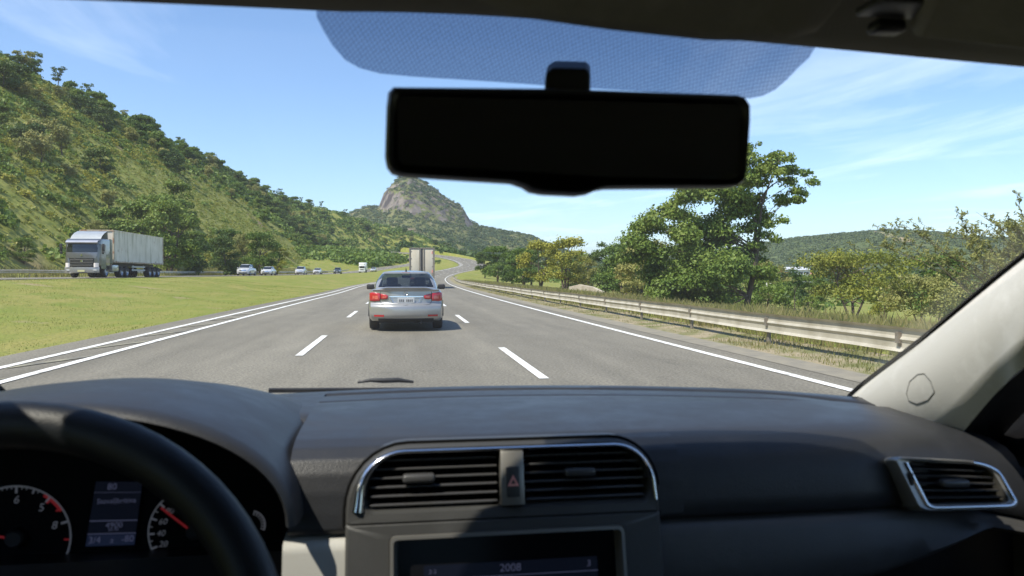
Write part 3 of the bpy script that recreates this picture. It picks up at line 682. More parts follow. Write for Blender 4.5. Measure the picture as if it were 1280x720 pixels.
# --- left hillside trees: individuals, three kinds, shared meshes
def hill_proto(name, h, w, th, leaf, lm, n, per, seed, shape='round'):
    return make_tree(name, h, w, th, leaf, lm, n, per, seed, shape, limbs=5, shell=0.55, trunk_r=0.13)
hp = [hill_proto('hillside_tree', 6.0, 6.4, 0.8, 0.24, M['leaf_green'], 26, 85, 41), hill_proto('hillside_tree', 5.2, 6.2, 0.5, 0.24, M['leaf_dark'], 24, 90, 42),
      hill_proto('hillside_tree', 5.6, 5.4, 1.4, 0.22, M['leaf_olive'], 22, 85, 43, 'umbrella'), hill_proto('hillside_tree', 7.5, 5.0, 2.8, 0.22, M['leaf_dark'], 18, 85, 44, 'umbrella')]
hlab = ['rounded mid green tree growing on the steep left hillside', 'dark compact tree growing on the steep left hillside', 'pale olive tree growing on the steep left hillside', 'slim tree with a flat top standing out on the hillside']
hused = set()
def put_hill(k, x, y, s, rz):
    o = hp[k] if k not in hused else copy_tree(hp[k]); hused.add(k)
    o.location = (x, y, sz(x, y)-0.3*s); o.rotation_euler = (0, 0, rz); o.scale = (s, s, s*0.92)
    tag(o, hlab[k], 'tree', 'trees on the left hillside'); return o
# measured ones at the foot, each with a label of its own
foot = [(212, 112, 10.6, 'green', 'tall leafy tree directly behind the oncoming truck trailer'), (196, 125, 9.0, 'green', 'leafy tree half hidden above the oncoming truck trailer'), (243, 118, 6.4, 'dark', 'dark low tree to the right of the truck trailer'),
 (281, 124, 7.6, 'dark', 'dark tree with a bare straight trunk at the hill foot'), (326, 140, 8.2, 'green', 'broad green tree behind the white saloon cars'), (303, 150, 8.4, 'olive', 'olive green tree between the pickup and the white cars'),
 (345, 150, 6.5, 'yellow', 'yellow green tree at the right end of the hill foot group'), (30, 78, 2.6, 'green', 'light green bush behind the left guardrail'), (120, 100, 4.2, 'olive', 'pale bush on the bank above the truck cab')]
for i, (u, d, h, k, lab) in enumerate(foot):
    o = copy_tree(protos[k]); x = at(u, 360, d).x; s = h/6.0
    o.location = (x, d, sz(x, d)-0.2); o.rotation_euler = (0, 0, 0.6+i*2.1); o.scale = (s*0.95, s*0.95, s); tag(o, lab, 'tree', 'trees at the foot of the left hill')
rng = np.random.default_rng(77)
def dens(u, v, x, y):
    """open grassy strips across the slope, thick cover elsewhere (hill-space noise plus the measured clearings)"""
    n = float(fbm(np.array([x]), np.array([y]), 0.04, 3, 13)[0])
    h = sz(x, y); d = 0.85+0.5*n
    if 95 < y < 330 and 6 < h < 34 and x > -96: d -= 0.42+0.25*n
    if y < 120 and h < 14: d -= 0.3
    return d
CLEAR = [[(140, 196), (250, 220), (320, 262), (398, 322), (345, 334), (270, 298), (205, 276), (140, 256)], [(0, 250), (66, 256), (96, 286), (70, 322), (0, 330)], [(100, 238), (190, 262), (176, 288), (112, 276)], [(345, 312), (520, 318), (520, 338), (352, 336)], [(70, 175), (118, 190), (130, 215), (84, 204)]]
def in_clear(x, y, z):
    w = np.stack([x, y, z-CAMZ], -1); dd = w @ np.array(_F); u = 640+FPX*(w @ np.array(_Rt))/dd; v = 360-FPX*(w @ np.array(_U))/dd
    u = u+9*np.sin(y*0.35)+6*np.sin(x*0.8); v = v+5*np.sin(y*0.21+x*0.3); out = np.zeros(len(u), bool)
    for P in CLEAR:
        c = np.zeros(len(u), bool); n = len(P)
        for k in range(n):
            (x1, y1), (x2, y2) = P[k], P[(k+1) % n]
            t = ((y1 > v) != (y2 > v)) & (u < (x2-x1)*(v-y1)/((y2-y1) if y2 != y1 else 1e-9)+x1); c ^= t
        out |= c
    return out
cnt = 0; tries = 0
while cnt < 262 and tries < 9000:
    tries += 1
    y = 95+rng.uniform(0, 1)**1.25*720; 
    if y < 560: x = rng.uniform(-118, -34)
    else: x = rng.uniform(-118, 90)
    hh = float(hill_h(np.array([x]), np.array([y]))[0])
    if hh < 2.5 or (y < 520 and x > float(XO(y))-14): continue
    u, v = proj(x, y, hh+3)
    if not (-40 < u < 570): continue
    if rng.uniform() > dens(u, v, x, y): continue
    if rng.uniform() < 0.88 and in_clear(np.array([x]), np.array([y]), np.array([hh+1.0]))[0]: continue
    k = int(rng.choice([0, 1, 2], p=[0.45, 0.30, 0.25])); s = rng.uniform(0.55, 1.35)*(1.0 if y < 400 else 1.25)
    put_hill(k, x, y, s, rng.uniform(0, 6.28)); cnt += 1
for (u, d, v) in ((305, 560, 232), (322, 600, 240), (350, 650, 246), (376, 690, 255), (402, 720, 258), (432, 745, 268), (345, 610, 243), (262, 470, 205), (228, 400, 178), (180, 350, 145), (75, 262, 70), (46, 250, 60), (110, 290, 100)):
    x = at(u, 360, d).x; put_hill(3, x, d, rng.uniform(0.9, 1.3), rng.uniform(0, 6.28))

# the scrub between them: one uncountable mass
def scrub_mesh(name, pts, sizes, leaf_k, per, lm, seed, squash=0.75):
    r = np.random.default_rng(seed); n = len(pts); k = per
    d = rand_unit(n*k, r); d[:, 2] = np.abs(d[:, 2])*0.95-0.15; s = np.repeat(sizes, k)
    lump = 1+0.28*np.sin(d[:, 0]*4+np.repeat(r.uniform(0, 6, n), k))*np.sin(d[:, 1]*5+np.repeat(r.uniform(0, 6, n), k))
    P = np.repeat(pts, k, 0)+d*(s*lump*(0.72+0.28*r.uniform(0, 1, n*k)))[:, None]*np.array([1, 1, squash])
    V, F = leaf_quads(P, d, leaf_k*s, r, aspect=0.75, jit=0.7)
    return fast_mesh(name, V, F, lm, smooth=False)
def scatter_hill(n, x0, x1, y0, y1, keep, seed, pw=1.2):
    r = np.random.default_rng(seed); y = y0+r.uniform(0, 1, n)**pw*(y1-y0); x = r.uniform(x0, x1, n); h = hill_h(x, y)
    ok = (h > 1.5) & ~((y < 520) & (x > XO(np.clip(y, -80, 520))-10)); x, y, h = x[ok], y[ok], h[ok]
    nn = fbm(x, y, 0.06, 4, 31); ok = r.uniform(-0.9, 0.9, len(x)) < nn*1.3+keep; x, y = x[ok], y[ok]
    z = slope_z(x, y); ok = ~(in_clear(x, y, z) & (r.uniform(0, 1, len(x)) < (0.92 if n != 16000 else 0.1))); return np.stack([x, y, z], -1)[ok]
p = scatter_hill(13000, -118, -31, 60, 430, 0.22, 51); r_ = np.random.default_rng(5)
tag(scrub_mesh('hillside_scrub', p[::2], r_.uniform(0.5, 1.8, len(p[::2])), 0.17, 95, M['leaf_green'], 52), 'green bushes covering the left hillside', 'scrub', kind='stuff')
tag(scrub_mesh('hillside_scrub', p[1::2], r_.uniform(0.45, 1.5, len(p[1::2])), 0.17, 85, M['leaf_yellow'], 58), 'yellowish low scrub covering the left hillside', 'scrub', kind='stuff')
p = scatter_hill(16000, -118, -31, 50, 340, 0.9, 57); tag(scrub_mesh('hillside_grass', p, r_.uniform(0.25, 0.62, len(p)), 0.36, 20, M['lawn_blade'], 59), 'coarse grass tufts over the left hillside', 'grass', kind='stuff')
p = scatter_hill(5200, -118, 125, 300, 900, 0.75, 53, 1.0); p = p[(p[:, 0] < -34) | (p[:, 1] > 560)]
r4 = np.random.default_rng(91); fy = r4.uniform(330, 545, 420); fx_ = XO(np.clip(fy, -80, 520))-8.5-r4.uniform(0, 1, 420)**1.5*34; p = np.concatenate([p, np.stack([fx_, fy, np.maximum(ground(fx_, fy), np.where(fx_ < XO(np.clip(fy, -80, 520))-9, hill_h(fx_, fy)+1, -9))], -1)])
fy = r4.uniform(360, 520, 60); a_ = XO(fy)+7; b_ = XL(fy)-6; fx_ = a_+(b_-a_)*r4.uniform(0, 1, 60); okk = b_ > a_; pb2 = np.stack([fx_, fy, ground(fx_, fy)], -1)[okk]
fy = r4.uniform(478, 556, 240); fx_ = r4.uniform(-75, 8, 240); okk = ((fx_ < XL(np.clip(fy, -80, 538))-4) | (fy > 541)) & ((fx_ > XO(np.clip(fy, -80, 520))+6) | (fx_ < XO(np.clip(fy, -80, 520))-7)); pb3 = np.stack([fx_, fy, np.maximum(ground(fx_, fy), -5)], -1)[okk]
pb2 = np.concatenate([pb2, pb3])
tag(scrub_mesh('median_bushes', pb2, np.concatenate([r4.uniform(0.5, 1.3, len(pb2)-len(pb3)), r4.uniform(1.6, 3.6, len(pb3))]), 0.24, 60, M['leaf_dark'], 92), 'low bushes on the grass inside the far bend', 'scrub', kind='stuff')
tag(scrub_mesh('hill_forest', p, r_.uniform(2.0, 4.6, len(p)), 0.20, 52, M['leaf_green'], 54, 0.85), 'dense woodland covering the far end of the left hill', 'forest', kind='stuff')
# woods at the mountain foot and behind the bend
def scatter_fn(n, x0, x1, y0, y1, fn, seed, zmin=-1e9, zmax=1e9, slope=None, keep=0.4):
    r = np.random.default_rng(seed); x = r.uniform(x0, x1, n); y = r.uniform(y0, y1, n); z = fn(x, y)
    ok = (z > zmin) & (z < zmax) & (r.uniform(-0.9, 0.9, n) < fbm(x, y, 0.012, 4, 61)+keep)
    if slope:
        e = 4.0; gxx = (fn(x+e, y)-fn(x-e, y))/(2*e); gyy = (fn(x, y+e)-fn(x, y-e))/(2*e); ok &= np.hypot(gxx, gyy) < slope+r.uniform(-0.12, 0.12, n)
    return np.stack([x, y, z], -1)[ok]
p = scatter_fn(9000, -420, 440, 1150, 1540, mountain_h, 62, slope=1.0, keep=0.5)
tag(scrub_mesh('mountain_woods', p, r_.uniform(2.2, 6.0, len(p)), 0.22, 30, M['leaf_far'], 63, 0.85), 'trees and scrub covering the rocky mountain', 'forest', kind='stuff')
gfun = lambda x, y: np.maximum(ground(x, y), mountain_h(x, y))
r2 = np.random.default_rng(64); px_ = r2.uniform(-120, 420, 4600); py_ = r2.uniform(420, 1180, 4600)
xr_ = XR(np.clip(py_, -80, 538)); ok = (px_ > xr_+np.where(py_ < 440, 9, 3)) | (py_ > 556); px_, py_ = px_[ok], py_[ok]
p = np.stack([px_, py_, gfun(px_, py_)], -1)
tag(scrub_mesh('valley_woods', p, r_.uniform(3.2, 7.0, len(p)), 0.20, 46, M['leaf_dark'], 65, 0.95), 'dark woodland closing the view behind the bend in the road', 'forest', kind='stuff')
p = scatter_fn(15000, 120, 1400, 720, 1260, valley_h, 66, keep=0.75); q = p
fq = np.array(FIELD_QUAD); infield = np.ones(len(q), bool)
sgn = np.sign(np.cross(fq[1]-fq[0], fq[2]-fq[0]))
for k in range(4):
    e = fq[(k+1) % 4]-fq[k]; infield &= sgn*(e[0]*(q[:, 1]-fq[k][1])-e[1]*(q[:, 0]-fq[k][0])) > 0
p = q[~infield]
tag(scrub_mesh('valley_hill_woods', p, r_.uniform(2.4, 5.4, len(p)), 0.25, 26, M['leaf_far'], 67, 0.8), 'forest covering the low hill across the valley', 'forest', kind='stuff')
r3 = np.random.default_rng(68); px_ = r3.uniform(25, 620, 2600); py_ = r3.uniform(70, 760, 2600); ok = (px_ > XR(np.clip(py_, -80, 538))+26) & (px_ > 30+0*py_) & ~((py_ < 66) & (px_ < 60)); px_, py_ = px_[ok], py_[ok]
town_gap = (np.abs(px_/py_-0.515) < 0.05) & (py_ < 560); px_, py_ = px_[~town_gap], py_[~town_gap]
p = np.stack([px_, py_, ground(px_, py_)], -1)
tag(scrub_mesh('valley_scrub', p, r_.uniform(1.0, 2.6, len(p))*(1+p[:, 1]/500), 0.17, 60, M['leaf_green'], 69, 0.8), 'bushes and scrub on the valley floor', 'scrub', kind='stuff')

# tall verge grass behind and under the guardrail
def grass(name, n, fx, y0, y1, hlo, hhi, w, lm, seed, label, pw=1.6, lean=0.5, clumps=0.5):
    r = np.random.default_rng(seed); y = y0+r.uniform(0, 1, n)**pw*(y1-y0); a, b = fx(y); x = a+(b-a)*r.uniform(0, 1, n)
    cl = fbm(x, y, 0.9, 3, seed); ok = r.uniform(-1, 1, n) < cl+clumps; x, y, cl = x[ok], y[ok], cl[ok]; n = len(x)
    z = ground(x, y)-0.02; h = r.uniform(hlo, hhi, n)*(0.75+0.4*cl); ang = r.uniform(0, 6.28, n); wv = w*(0.7+0.6*r.uniform(0, 1, n))*(1+y/60)
    L = lean*h*r.uniform(0.2, 1, n); la = r.uniform(0, 6.28, n); bx, by = np.cos(ang)*wv, np.sin(ang)*wv; lx, ly = np.cos(la)*L, np.sin(la)*L
    V = np.stack([np.stack([x-bx, y-by, z], -1), np.stack([x+bx, y+by, z], -1), np.stack([x+lx*0.35+bx*0.7, y+ly*0.35+by*0.7, z+h*0.6], -1), np.stack([x+lx, y+ly, z+h], -1)], 1)
    F = np.arange(4*n).reshape(n, 4)
    return tag(fast_mesh(name, V.reshape(-1, 3), F, lm, smooth=False), label, 'grass', kind='stuff')
grass('tall_grass', 150000, lambda y: (XR(y)+1.5, XR(y)+12+0.1*y), 5, 130, 0.28, 0.80, 0.006, M['grass_blade'], 71, 'tall dry grass growing behind the guardrail', pw=1.5)
grass('verge_grass', 42000, lambda y: (XR(y)+0.35, XR(y)+1.6), 5, 90, 0.03, 0.15, 0.006, M['grass_blade'], 72, 'short patchy grass between the road edge and the guardrail', pw=1.6, clumps=-0.1)
grass('median_grass', 90000, lambda y: (XO(y)+HW_O+0.4, XL(y)-0.03), 9, 75, 0.02, 0.075, 0.007, M['lawn_blade'], 73, 'mown grass on the median between the carriageways', pw=1.7, clumps=0.7)
grass('bank_grass', 26000, lambda y: (XO(y)-HW_O-9.0, XO(y)-HW_O-1.0), 50, 260, 0.3, 0.9, 0.012, M['grass_blade'], 74, 'rough grass along the far verge under the hill', pw=1.2)
# ------------------------------------------------------------------ the car we sit in
def grain(name, col, rough=0.5, bump=0.35, sc=900, col2=None, spec=0.5):
    m = bpy.data.materials.new(name); m.use_nodes = True
    n, l = m.node_tree.nodes, m.node_tree.links; b = n['Principled BSDF']
    b.inputs['Base Color'].default_value = (*col, 1); b.inputs['Specular IOR Level'].default_value = spec
    g = n.new('ShaderNodeNewGeometry')
    x = n.new('ShaderNodeTexVoronoi'); x.inputs['Scale'].default_value = sc; l.new(g.outputs['Position'], x.inputs['Vector'])
    y = n.new('ShaderNodeTexNoise'); y.inputs['Scale'].default_value = 14; y.inputs['Detail'].default_value = 8; y.inputs['Roughness'].default_value = 0.7; l.new(g.outputs['Position'], y.inputs[0])
    r = n.new('ShaderNodeMapRange'); r.inputs[1].default_value = 0.3; r.inputs[2].default_value = 0.75; r.inputs[3].default_value = rough-0.07; r.inputs[4].default_value = rough+0.12; l.new(y.outputs[0], r.inputs[0]); l.new(r.outputs[0], b.inputs['Roughness'])
    # a little dust
    z = n.new('ShaderNodeMapRange'); z.inputs[1].default_value = 0.52; z.inputs[2].default_value = 0.85; z.inputs[4].default_value = 0.5; l.new(y.outputs[0], z.inputs[0])
    mx = n.new('ShaderNodeMix'); mx.data_type = 'RGBA'; l.new(z.outputs[0], mx.inputs[0]); mx.inputs[6].default_value = (*col, 1); c2 = col2 or tuple(min(1, c*1.7+0.01) for c in col); mx.inputs[7].default_value = (*c2, 1); l.new(mx.outputs[2], b.inputs['Base Color'])
    bn = n.new('ShaderNodeBump'); bn.inputs['Strength'].default_value = bump; bn.inputs['Distance'].default_value = 0.0006; l.new(x.outputs[0], bn.inputs['Height']); l.new(bn.outputs[0], b.inputs['Normal'])
    return m
M['dash'] = grain('dash_plastic', (0.027, 0.028, 0.031), 0.40, 0.32, 800, spec=0.38)
M['dash_low'] = grain('dash_low', (0.056, 0.055, 0.054), 0.45, 0.3)
M['console'] = grain('console_plastic', (0.048, 0.048, 0.047), 0.42, 0.25)
M['sunlit_trim'] = grain('sunlit_trim', (0.36, 0.355, 0.33), 0.55, 0.2)  # lower dash plastic, sunlight put into its paler grey
M['pillar'] = grain('pillar_cloth', (0.62, 0.61, 0.575), 0.75, 0.25, 700, spec=0.2)
M['black'] = grain('black_plastic', (0.009, 0.009, 0.010), 0.42, 0.2)
M['gloss_black'] = mat('gloss_black', (0.006, 0.006, 0.007), 0.16, spec=0.25)
M['headliner'] = grain('headliner_cloth', (0.23, 0.22, 0.19), 0.9, 0.4, 600, spec=0.1)
M['rim_leather'] = grain('rim_leather', (0.006, 0.007, 0.009), 0.48, 0.3, 700, spec=0.35)
M['vent_dark'] = mat('vent_dark', (0.004, 0.004, 0.004), 0.8, spec=0.1)
M['slat'] = mat('slat', (0.06, 0.06, 0.061), 0.3)
M['mark_white'] = mat('mark_white', (0.28, 0.28, 0.30), 0.6, emit=(0.75, 0.75, 0.85), estr=0.035)
M['mark_ring'] = mat('mark_ring', (0.30, 0.30, 0.31), 0.4, emit=(0.6, 0.6, 0.65), estr=0.03)
M['mark_red'] = mat('mark_red', (0.40, 0.015, 0.02), 0.5, emit=(0.8, 0.05, 0.06), estr=0.06)
M['screen'] = mat('screen_face', (0.004, 0.005, 0.010), 0.25, emit=(0.06, 0.09, 0.20), estr=0.02)
M['screen_low'] = mat('screen_low', (0.004, 0.005, 0.010), 0.25, emit=(0.09, 0.14, 0.34), estr=0.045)
M['screen_text'] = mat('screen_text', (0.05, 0.05, 0.08), 0.4, emit=(0.40, 0.45, 0.80), estr=0.06)
M['hazard'] = mat('hazard', (0.75, 0.30, 0.26), 0.5)
M['bonnet'] = mat('bonnet_paint', (0.30, 0.31, 0.32), 0.25, 0.4, coat=1.0)
M['windscreen'] = glass_mat('windscreen', (0.95, 0.965, 0.955), 0.09, dirt=0.02)
M['tinted'] = glass_mat('tinted', (0.25, 0.28, 0.28), 0.08)
M['window'] = glass_mat('side_window_glass', (0.80, 0.84, 0.82), 0.06)

CX = 0.10                                        # car centre line, just right of the camera
CROOT = Vector((CX, 0.0, 0.0))
car = tag(empty('car', CROOT), 'dark grey interior of the car we ride in, seen from between the front seats', 'car')
def cpart(mb, name, m, parent=None, **k):
    o = mb.build(name, m, parent or car, **k)
    if parent is None: o.location = -CROOT
    return o
Z = lambda z: CAMZ+z

# dashboard top and face
ZB = spline([-0.6, 0.26, 0.40, 0.52, 0.60, 0.66, 0.72], [-0.36, -0.345, -0.332, -0.317, -0.300, -0.280, -0.264])
def yfar(x): return 1.215-0.165*min(1.3, abs(x-CX)/0.575)**2
def dash_profile(x, part, notch=False):
    e = max(0.0, (abs(x-CX)-0.40)/0.22); dz = -0.030*min(e, 1.3)**2; yb = 0.03*min(e, 1.2)
    yf = yfar(x)
    if part == 'back':
        return [(yf+0.012, -0.196), (yf+0.004, -0.183), (yf-0.012, -0.1765), (yf-0.055, -0.174), (0.96, -0.169), (0.93, -0.172), (0.91, -0.20), (0.90, -0.30)]
    if part == 'top':
        pts = [(yf+0.012, -0.196), (yf+0.004, -0.183), (yf-0.012, -0.1765), (yf-0.055, -0.174), (yf-0.060, -0.1775), (yf-0.083, -0.1775), (yf-0.088, -0.1725), (yf-0.150, -0.1700), (yf-0.156, -0.1725), (yf-0.162, -0.1695)]
        far = 0.94+yb
        pts += [(far, -0.1665), (0.885+yb, -0.1672), (0.845+yb, -0.1685), (0.812+yb, -0.1712), (0.790+yb, -0.1760), (0.775+yb, -0.1845), (0.766+yb, -0.1970), (0.759+yb, -0.2140), (0.755+yb, -0.2330), (0.753+yb, -0.2490), (0.757+yb, -0.2540), (0.772+yb, -0.2550)]
        pts = [(p[0], p[1]+dz*max(0.0, min(1.0, (yf-p[0]+0.02)/0.12))) for p in pts]
        xl_, xr_ = -0.046, 0.257                       # the console stands in a notch of the dashboard
        if notch:
            fine = []
            for a, b in zip(pts[:-1], pts[1:]):
                for k in range(5): fine.append((a[0]+(b[0]-a[0])*k/5, a[1]+(b[1]-a[1])*k/5))
            fine.append(pts[-1]); pts = fine; zo = -1.0
            if xl_ < x < xr_:
                dl, dr = x-xl_, xr_-x; q, r_ = (dl, 0.048) if dl < dr else (dr, 0.060)
                zo = -0.1765-(r_-math.sqrt(max(0.0, r_*r_-(r_-q)**2)) if q < r_ else 0.0)
            pts = [(y, z) if (z >= zo or y > 0.9 or x <= xl_ or x >= xr_) else (0.803, min(z, -0.17)) for (y, z) in pts]
        return pts
    zb = float(ZB(x)); t0 = -0.2565+dz
    zb = min(zb, t0-0.012)
    return [(0.775+yb, t0+0.001), (0.757+yb, t0), (0.750+yb, t0-0.004), (0.746+yb, t0-0.012), (0.741+yb, t0+(zb-t0)*0.5), (0.736+yb, t0+(zb-t0)*0.85), (0.741+yb, zb), (0.76+yb, zb-0.006), (0.80+yb, zb-0.004)]
def dash_sheet(x0, x1, part, n, notch=False):
    mb = MB(); rings = []
    for i in range(n+1):
        x = x0+(x1-x0)*i/n; rings.append([Vector((x, y, Z(z))) for (y, z) in dash_profile(x, part, notch)])
    return mb.loft(rings, closed=False)
d_top = dash_sheet(-0.108, 0.292, 'top', 100, True); d_top.add(*(lambda b: (b.v, b.f))(dash_sheet(0.292, CX+0.625, 'top', 30))); XB0, XB1 = -0.540, -0.108
for b_ in (dash_sheet(CX-0.66, XB0, 'top', 8), dash_sheet(XB0, XB1, 'back', 16)): d_top.add(b_.v, b_.f)
cpart(d_top, 'dashboard', M['dash'], sharp=50)
cpart(dash_sheet(0.245, CX+0.622, 'low', 36), 'glove_box', M['dash_low'], sharp=50)
lt = MB(); rr = []
for x in (-0.112, -0.10, -0.08, -0.06, -0.03):
    rr.append([Vector((x, y, Z(z))) for (y, z) in ((0.775, -0.2555), (0.757, -0.2565), (0.749, -0.2605), (0.746, -0.268), (0.735, -0.33), (0.725, -0.40), (0.74, -0.52))])
lt.loft(rr, closed=False); cpart(lt, 'lower_trim', M['sunlit_trim'], sharp=50)['label'] = 'lower dash trim beside the centre console, coloured paler as if sunlit'
kb = MB().box((CX, 0.93, Z(-0.50)), (1.40, 0.22, 0.42)); cpart(kb, 'knee_panel', M['black'])

# instrument hood: an arch over the dials
HXc, HZc = -0.315, -0.232
def arch(a, b, y, n=36, z0=None):
    return [Vector((HXc-(a+(0.075 if math.cos(math.pi*k/n) > 0 else 0.053))*math.cos(math.pi*k/n), y, Z(HZc+(b+0.007)*max(0, math.sin(math.pi*k/n))**0.95))) for k in range(n+1)]
hd = MB()
rings = [arch(0.156, 0.100, 0.86), arch(0.156, 0.100, 0.735), arch(0.157, 0.101, 0.722), arch(0.160, 0.104, 0.715), arch(0.165, 0.109, 0.718), arch(0.168, 0.112, 0.732), arch(0.170, 0.114, 0.78), arch(0.173, 0.113, 0.86), arch(0.178, 0.104, 0.95), arch(0.184, 0.090, 1.03), arch(0.190, 0.072, 1.10), arch(0.194, 0.055, 1.15)]
hd.loft(rings, closed=False); cpart(hd, 'instrument_hood', M['dash'], sharp=60)
for s in (-1, 1):                                   # cheeks under the arch
    hs = MB(); hs.box((HXc+s*0.216-(0.02 if s < 0 else 0), 0.815, Z(HZc-0.13)), (0.014, 0.10, 0.262)); cpart(hs, 'cluster_surround', M['black'])


# instrument cluster, plane tilted a little
def text_geo(s, size, slant=0.0):
    cu = bpy.data.curves.new('txt', 'FONT'); cu.body = s; cu.size = size; cu.align_x = 'CENTER'; cu.align_y = 'CENTER'; cu.shear = slant; cu.resolution_u = 3
    ob = bpy.data.objects.new('txt', cu); COL.objects.link(ob)
    dg = bpy.context.evaluated_depsgraph_get(); me = ob.evaluated_get(dg).to_mesh()
    V = [v.co.copy() for v in me.vertices]; F = [list(p.vertices) for p in me.polygons]
    ob.evaluated_get(dg).to_mesh_clear(); bpy.data.objects.remove(ob); bpy.data.curves.remove(cu); return V, F
def put_text(mb, s, p, size, rot=0.0, y=None, slant=0.0, mi=0):
    V, F = text_geo(s, size, slant); c, q = math.cos(rot), math.sin(rot)
    mb.add([(p[0]+v.x*c-v.y*q, (p[1] if y is None else y), p[2]+v.x*q+v.y*c) for v in V], F, mi)
YC = 0.845
ca_ = arch(0.1545, 0.0985, 0); cl = MB().prism([(p.x, p.z) for p in ca_]+[(HXc+0.2075, Z(HZc-0.25)), (HXc-0.2295, Z(HZc-0.25))], 'y', 0.850, 0.868); cluster = cpart(cl, 'instrument_cluster', M['vent_dark'])
def arc_band(mb, c, r0, r1, a0, a1, y, mi=0, n=40):
    A = [(c[0]+r0*math.cos(R(a0+(a1-a0)*k/n)), y, c[2]+r0*math.sin(R(a0+(a1-a0)*k/n))) for k in range(n+1)]
    B = [(c[0]+r1*math.cos(R(a0+(a1-a0)*k/n)), y, c[2]+r1*math.sin(R(a0+(a1-a0)*k/n))) for k in range(n+1)]
    mb.ribbon(A, B, mi)
def tick(mb, c, r0, r1, a, w, y, mi=0):
    ca, sa = math.cos(R(a)), math.sin(R(a)); t = (-sa*w/2, ca*w/2)
    mb.add([(c[0]+r0*ca-t[0], y, c[2]+r0*sa-t[1]), (c[0]+r1*ca-t[0], y, c[2]+r1*sa-t[1]), (c[0]+r1*ca+t[0], y, c[2]+r1*sa+t[1]), (c[0]+r0*ca+t[0], y, c[2]+r0*sa+t[1])], [(0, 1, 2, 3)], mi)
MARKS = [M['mark_white'], M['mark_ring'], M['mark_red'], M['black']]
def hub(mb, c, r, y): mb.lathe([(0.0001, y-0.006), (r*0.8, y-0.006), (r, y-0.003), (r, y+0.006)], 'y', 20, 3, Matrix.Translation((c[0], 0, c[2])))
# rev counter
c = at(19, 672, YC); tg = MB(); r = 0.0535
arc_band(tg, c, r-0.0012, r+0.0006, -60, 230, YC, 1)
for a, s in ((131, '5'), (88, '6'), (50, '5'), (16, '8')):
    tick(tg, c, r-0.0075, r-0.001, a, 0.0022, YC-0.0004, 0); q = r-0.0145; put_text(tg, s, (c[0]+q*math.cos(R(a)), YC-0.0004, c[2]+q*math.sin(R(a))), 0.0115, slant=0.2)
for a in (109, 69): tick(tg, c, r-0.0055, r-0.001, a, 0.0018, YC-0.0004, 0)
for a in (120, 114, 98, 103, 93, 82, 77, 64): tick(tg, c, r-0.0032, r-0.001, a, 0.001, YC-0.0004, 1)
arc_band(tg, c, r-0.004, r-0.001, 30, 57, YC-0.0003, 2); tick(tg, c, r-0.0075, r-0.001, 48, 0.002, YC-0.0006, 2); tick(tg, c, r-0.0065, r-0.001, 33, 0.0018, YC-0.0006, 2); tick(tg, c, r-0.0065, r-0.001, -5, 0.0018, YC-0.0004, 2); tick(tg, c, r-0.0075, r-0.001, -38, 0.0025, YC-0.0004, 2)
tick(tg, c, 0.006, 0.040, 166, 0.0025, YC-0.0045, 2); hub(tg, c, 0.0095, YC)
p = at(19, 712, YC); put_text(tg, 'Tempsos', (p[0]-0.001, YC-0.0004, p[2]), 0.0085, slant=0.3)
tach = tg.build('gauge', MARKS, cluster, smooth=False); tach['label'] = 'rev counter dial with a red zone'
# speedometer
c = at(243, 664, YC); sp = MB(); r = 0.0465
arc_band(sp, c, r-0.0010, r+0.0006, 113, 222, YC, 1)
for a, s in ((217, '0'), (201, '20'), (181, '40'), (160, '60'), (138, '90'), (117, '80')):
    tick(sp, c, r-0.0065, r-0.0008, a, 0.0020, YC-0.0004, 0); q = r-(0.0125 if len(s) > 1 else 0.0105); put_text(sp, s, (c[0]+q*math.cos(R(a)), YC-0.0004, c[2]+q*math.sin(R(a))), 0.0088, slant=0.25)
for a in (209, 191, 171, 149, 128, 122): tick(sp, c, r-0.0042, r-0.0008, a, 0.0013, YC-0.0004, 1)
arc_band(sp, c, r-0.0004, r+0.0004, 225, 300, YC, 3)
tick(sp, c, 0.004, r-0.004, 139, 0.0026, YC-0.0045, 2); hub(sp, c, 0.0085, YC)
p = at(268, 694, YC); sp.lathe([(0.0002, 0), (0.0018, 0)], 'y', 8, 0, Matrix.Translation((p[0], YC-0.0004, p[2]))); tick(sp, p, 0.0, 0.005, 100, 0.0012, YC-0.0004, 0)
sp.build('gauge', MARKS, cluster, smooth=False)['label'] = 'speedometer dial numbered from 0 to 90'
# small fuel dial at the right of the cluster
c = at(314, 654, YC); fu = MB(); r = 0.0155; arc_band(fu, c, r-0.001, r+0.0006, -25, 75, YC-0.006, 0, 20)
for a in range(-20, 80, 13): tick(fu, c, r-0.0042, r-0.001, a, 0.0013, YC-0.0064, 0)
fu.build('gauge', MARKS, cluster, smooth=False)['label'] = 'small round fuel dial half hidden by the steering wheel'
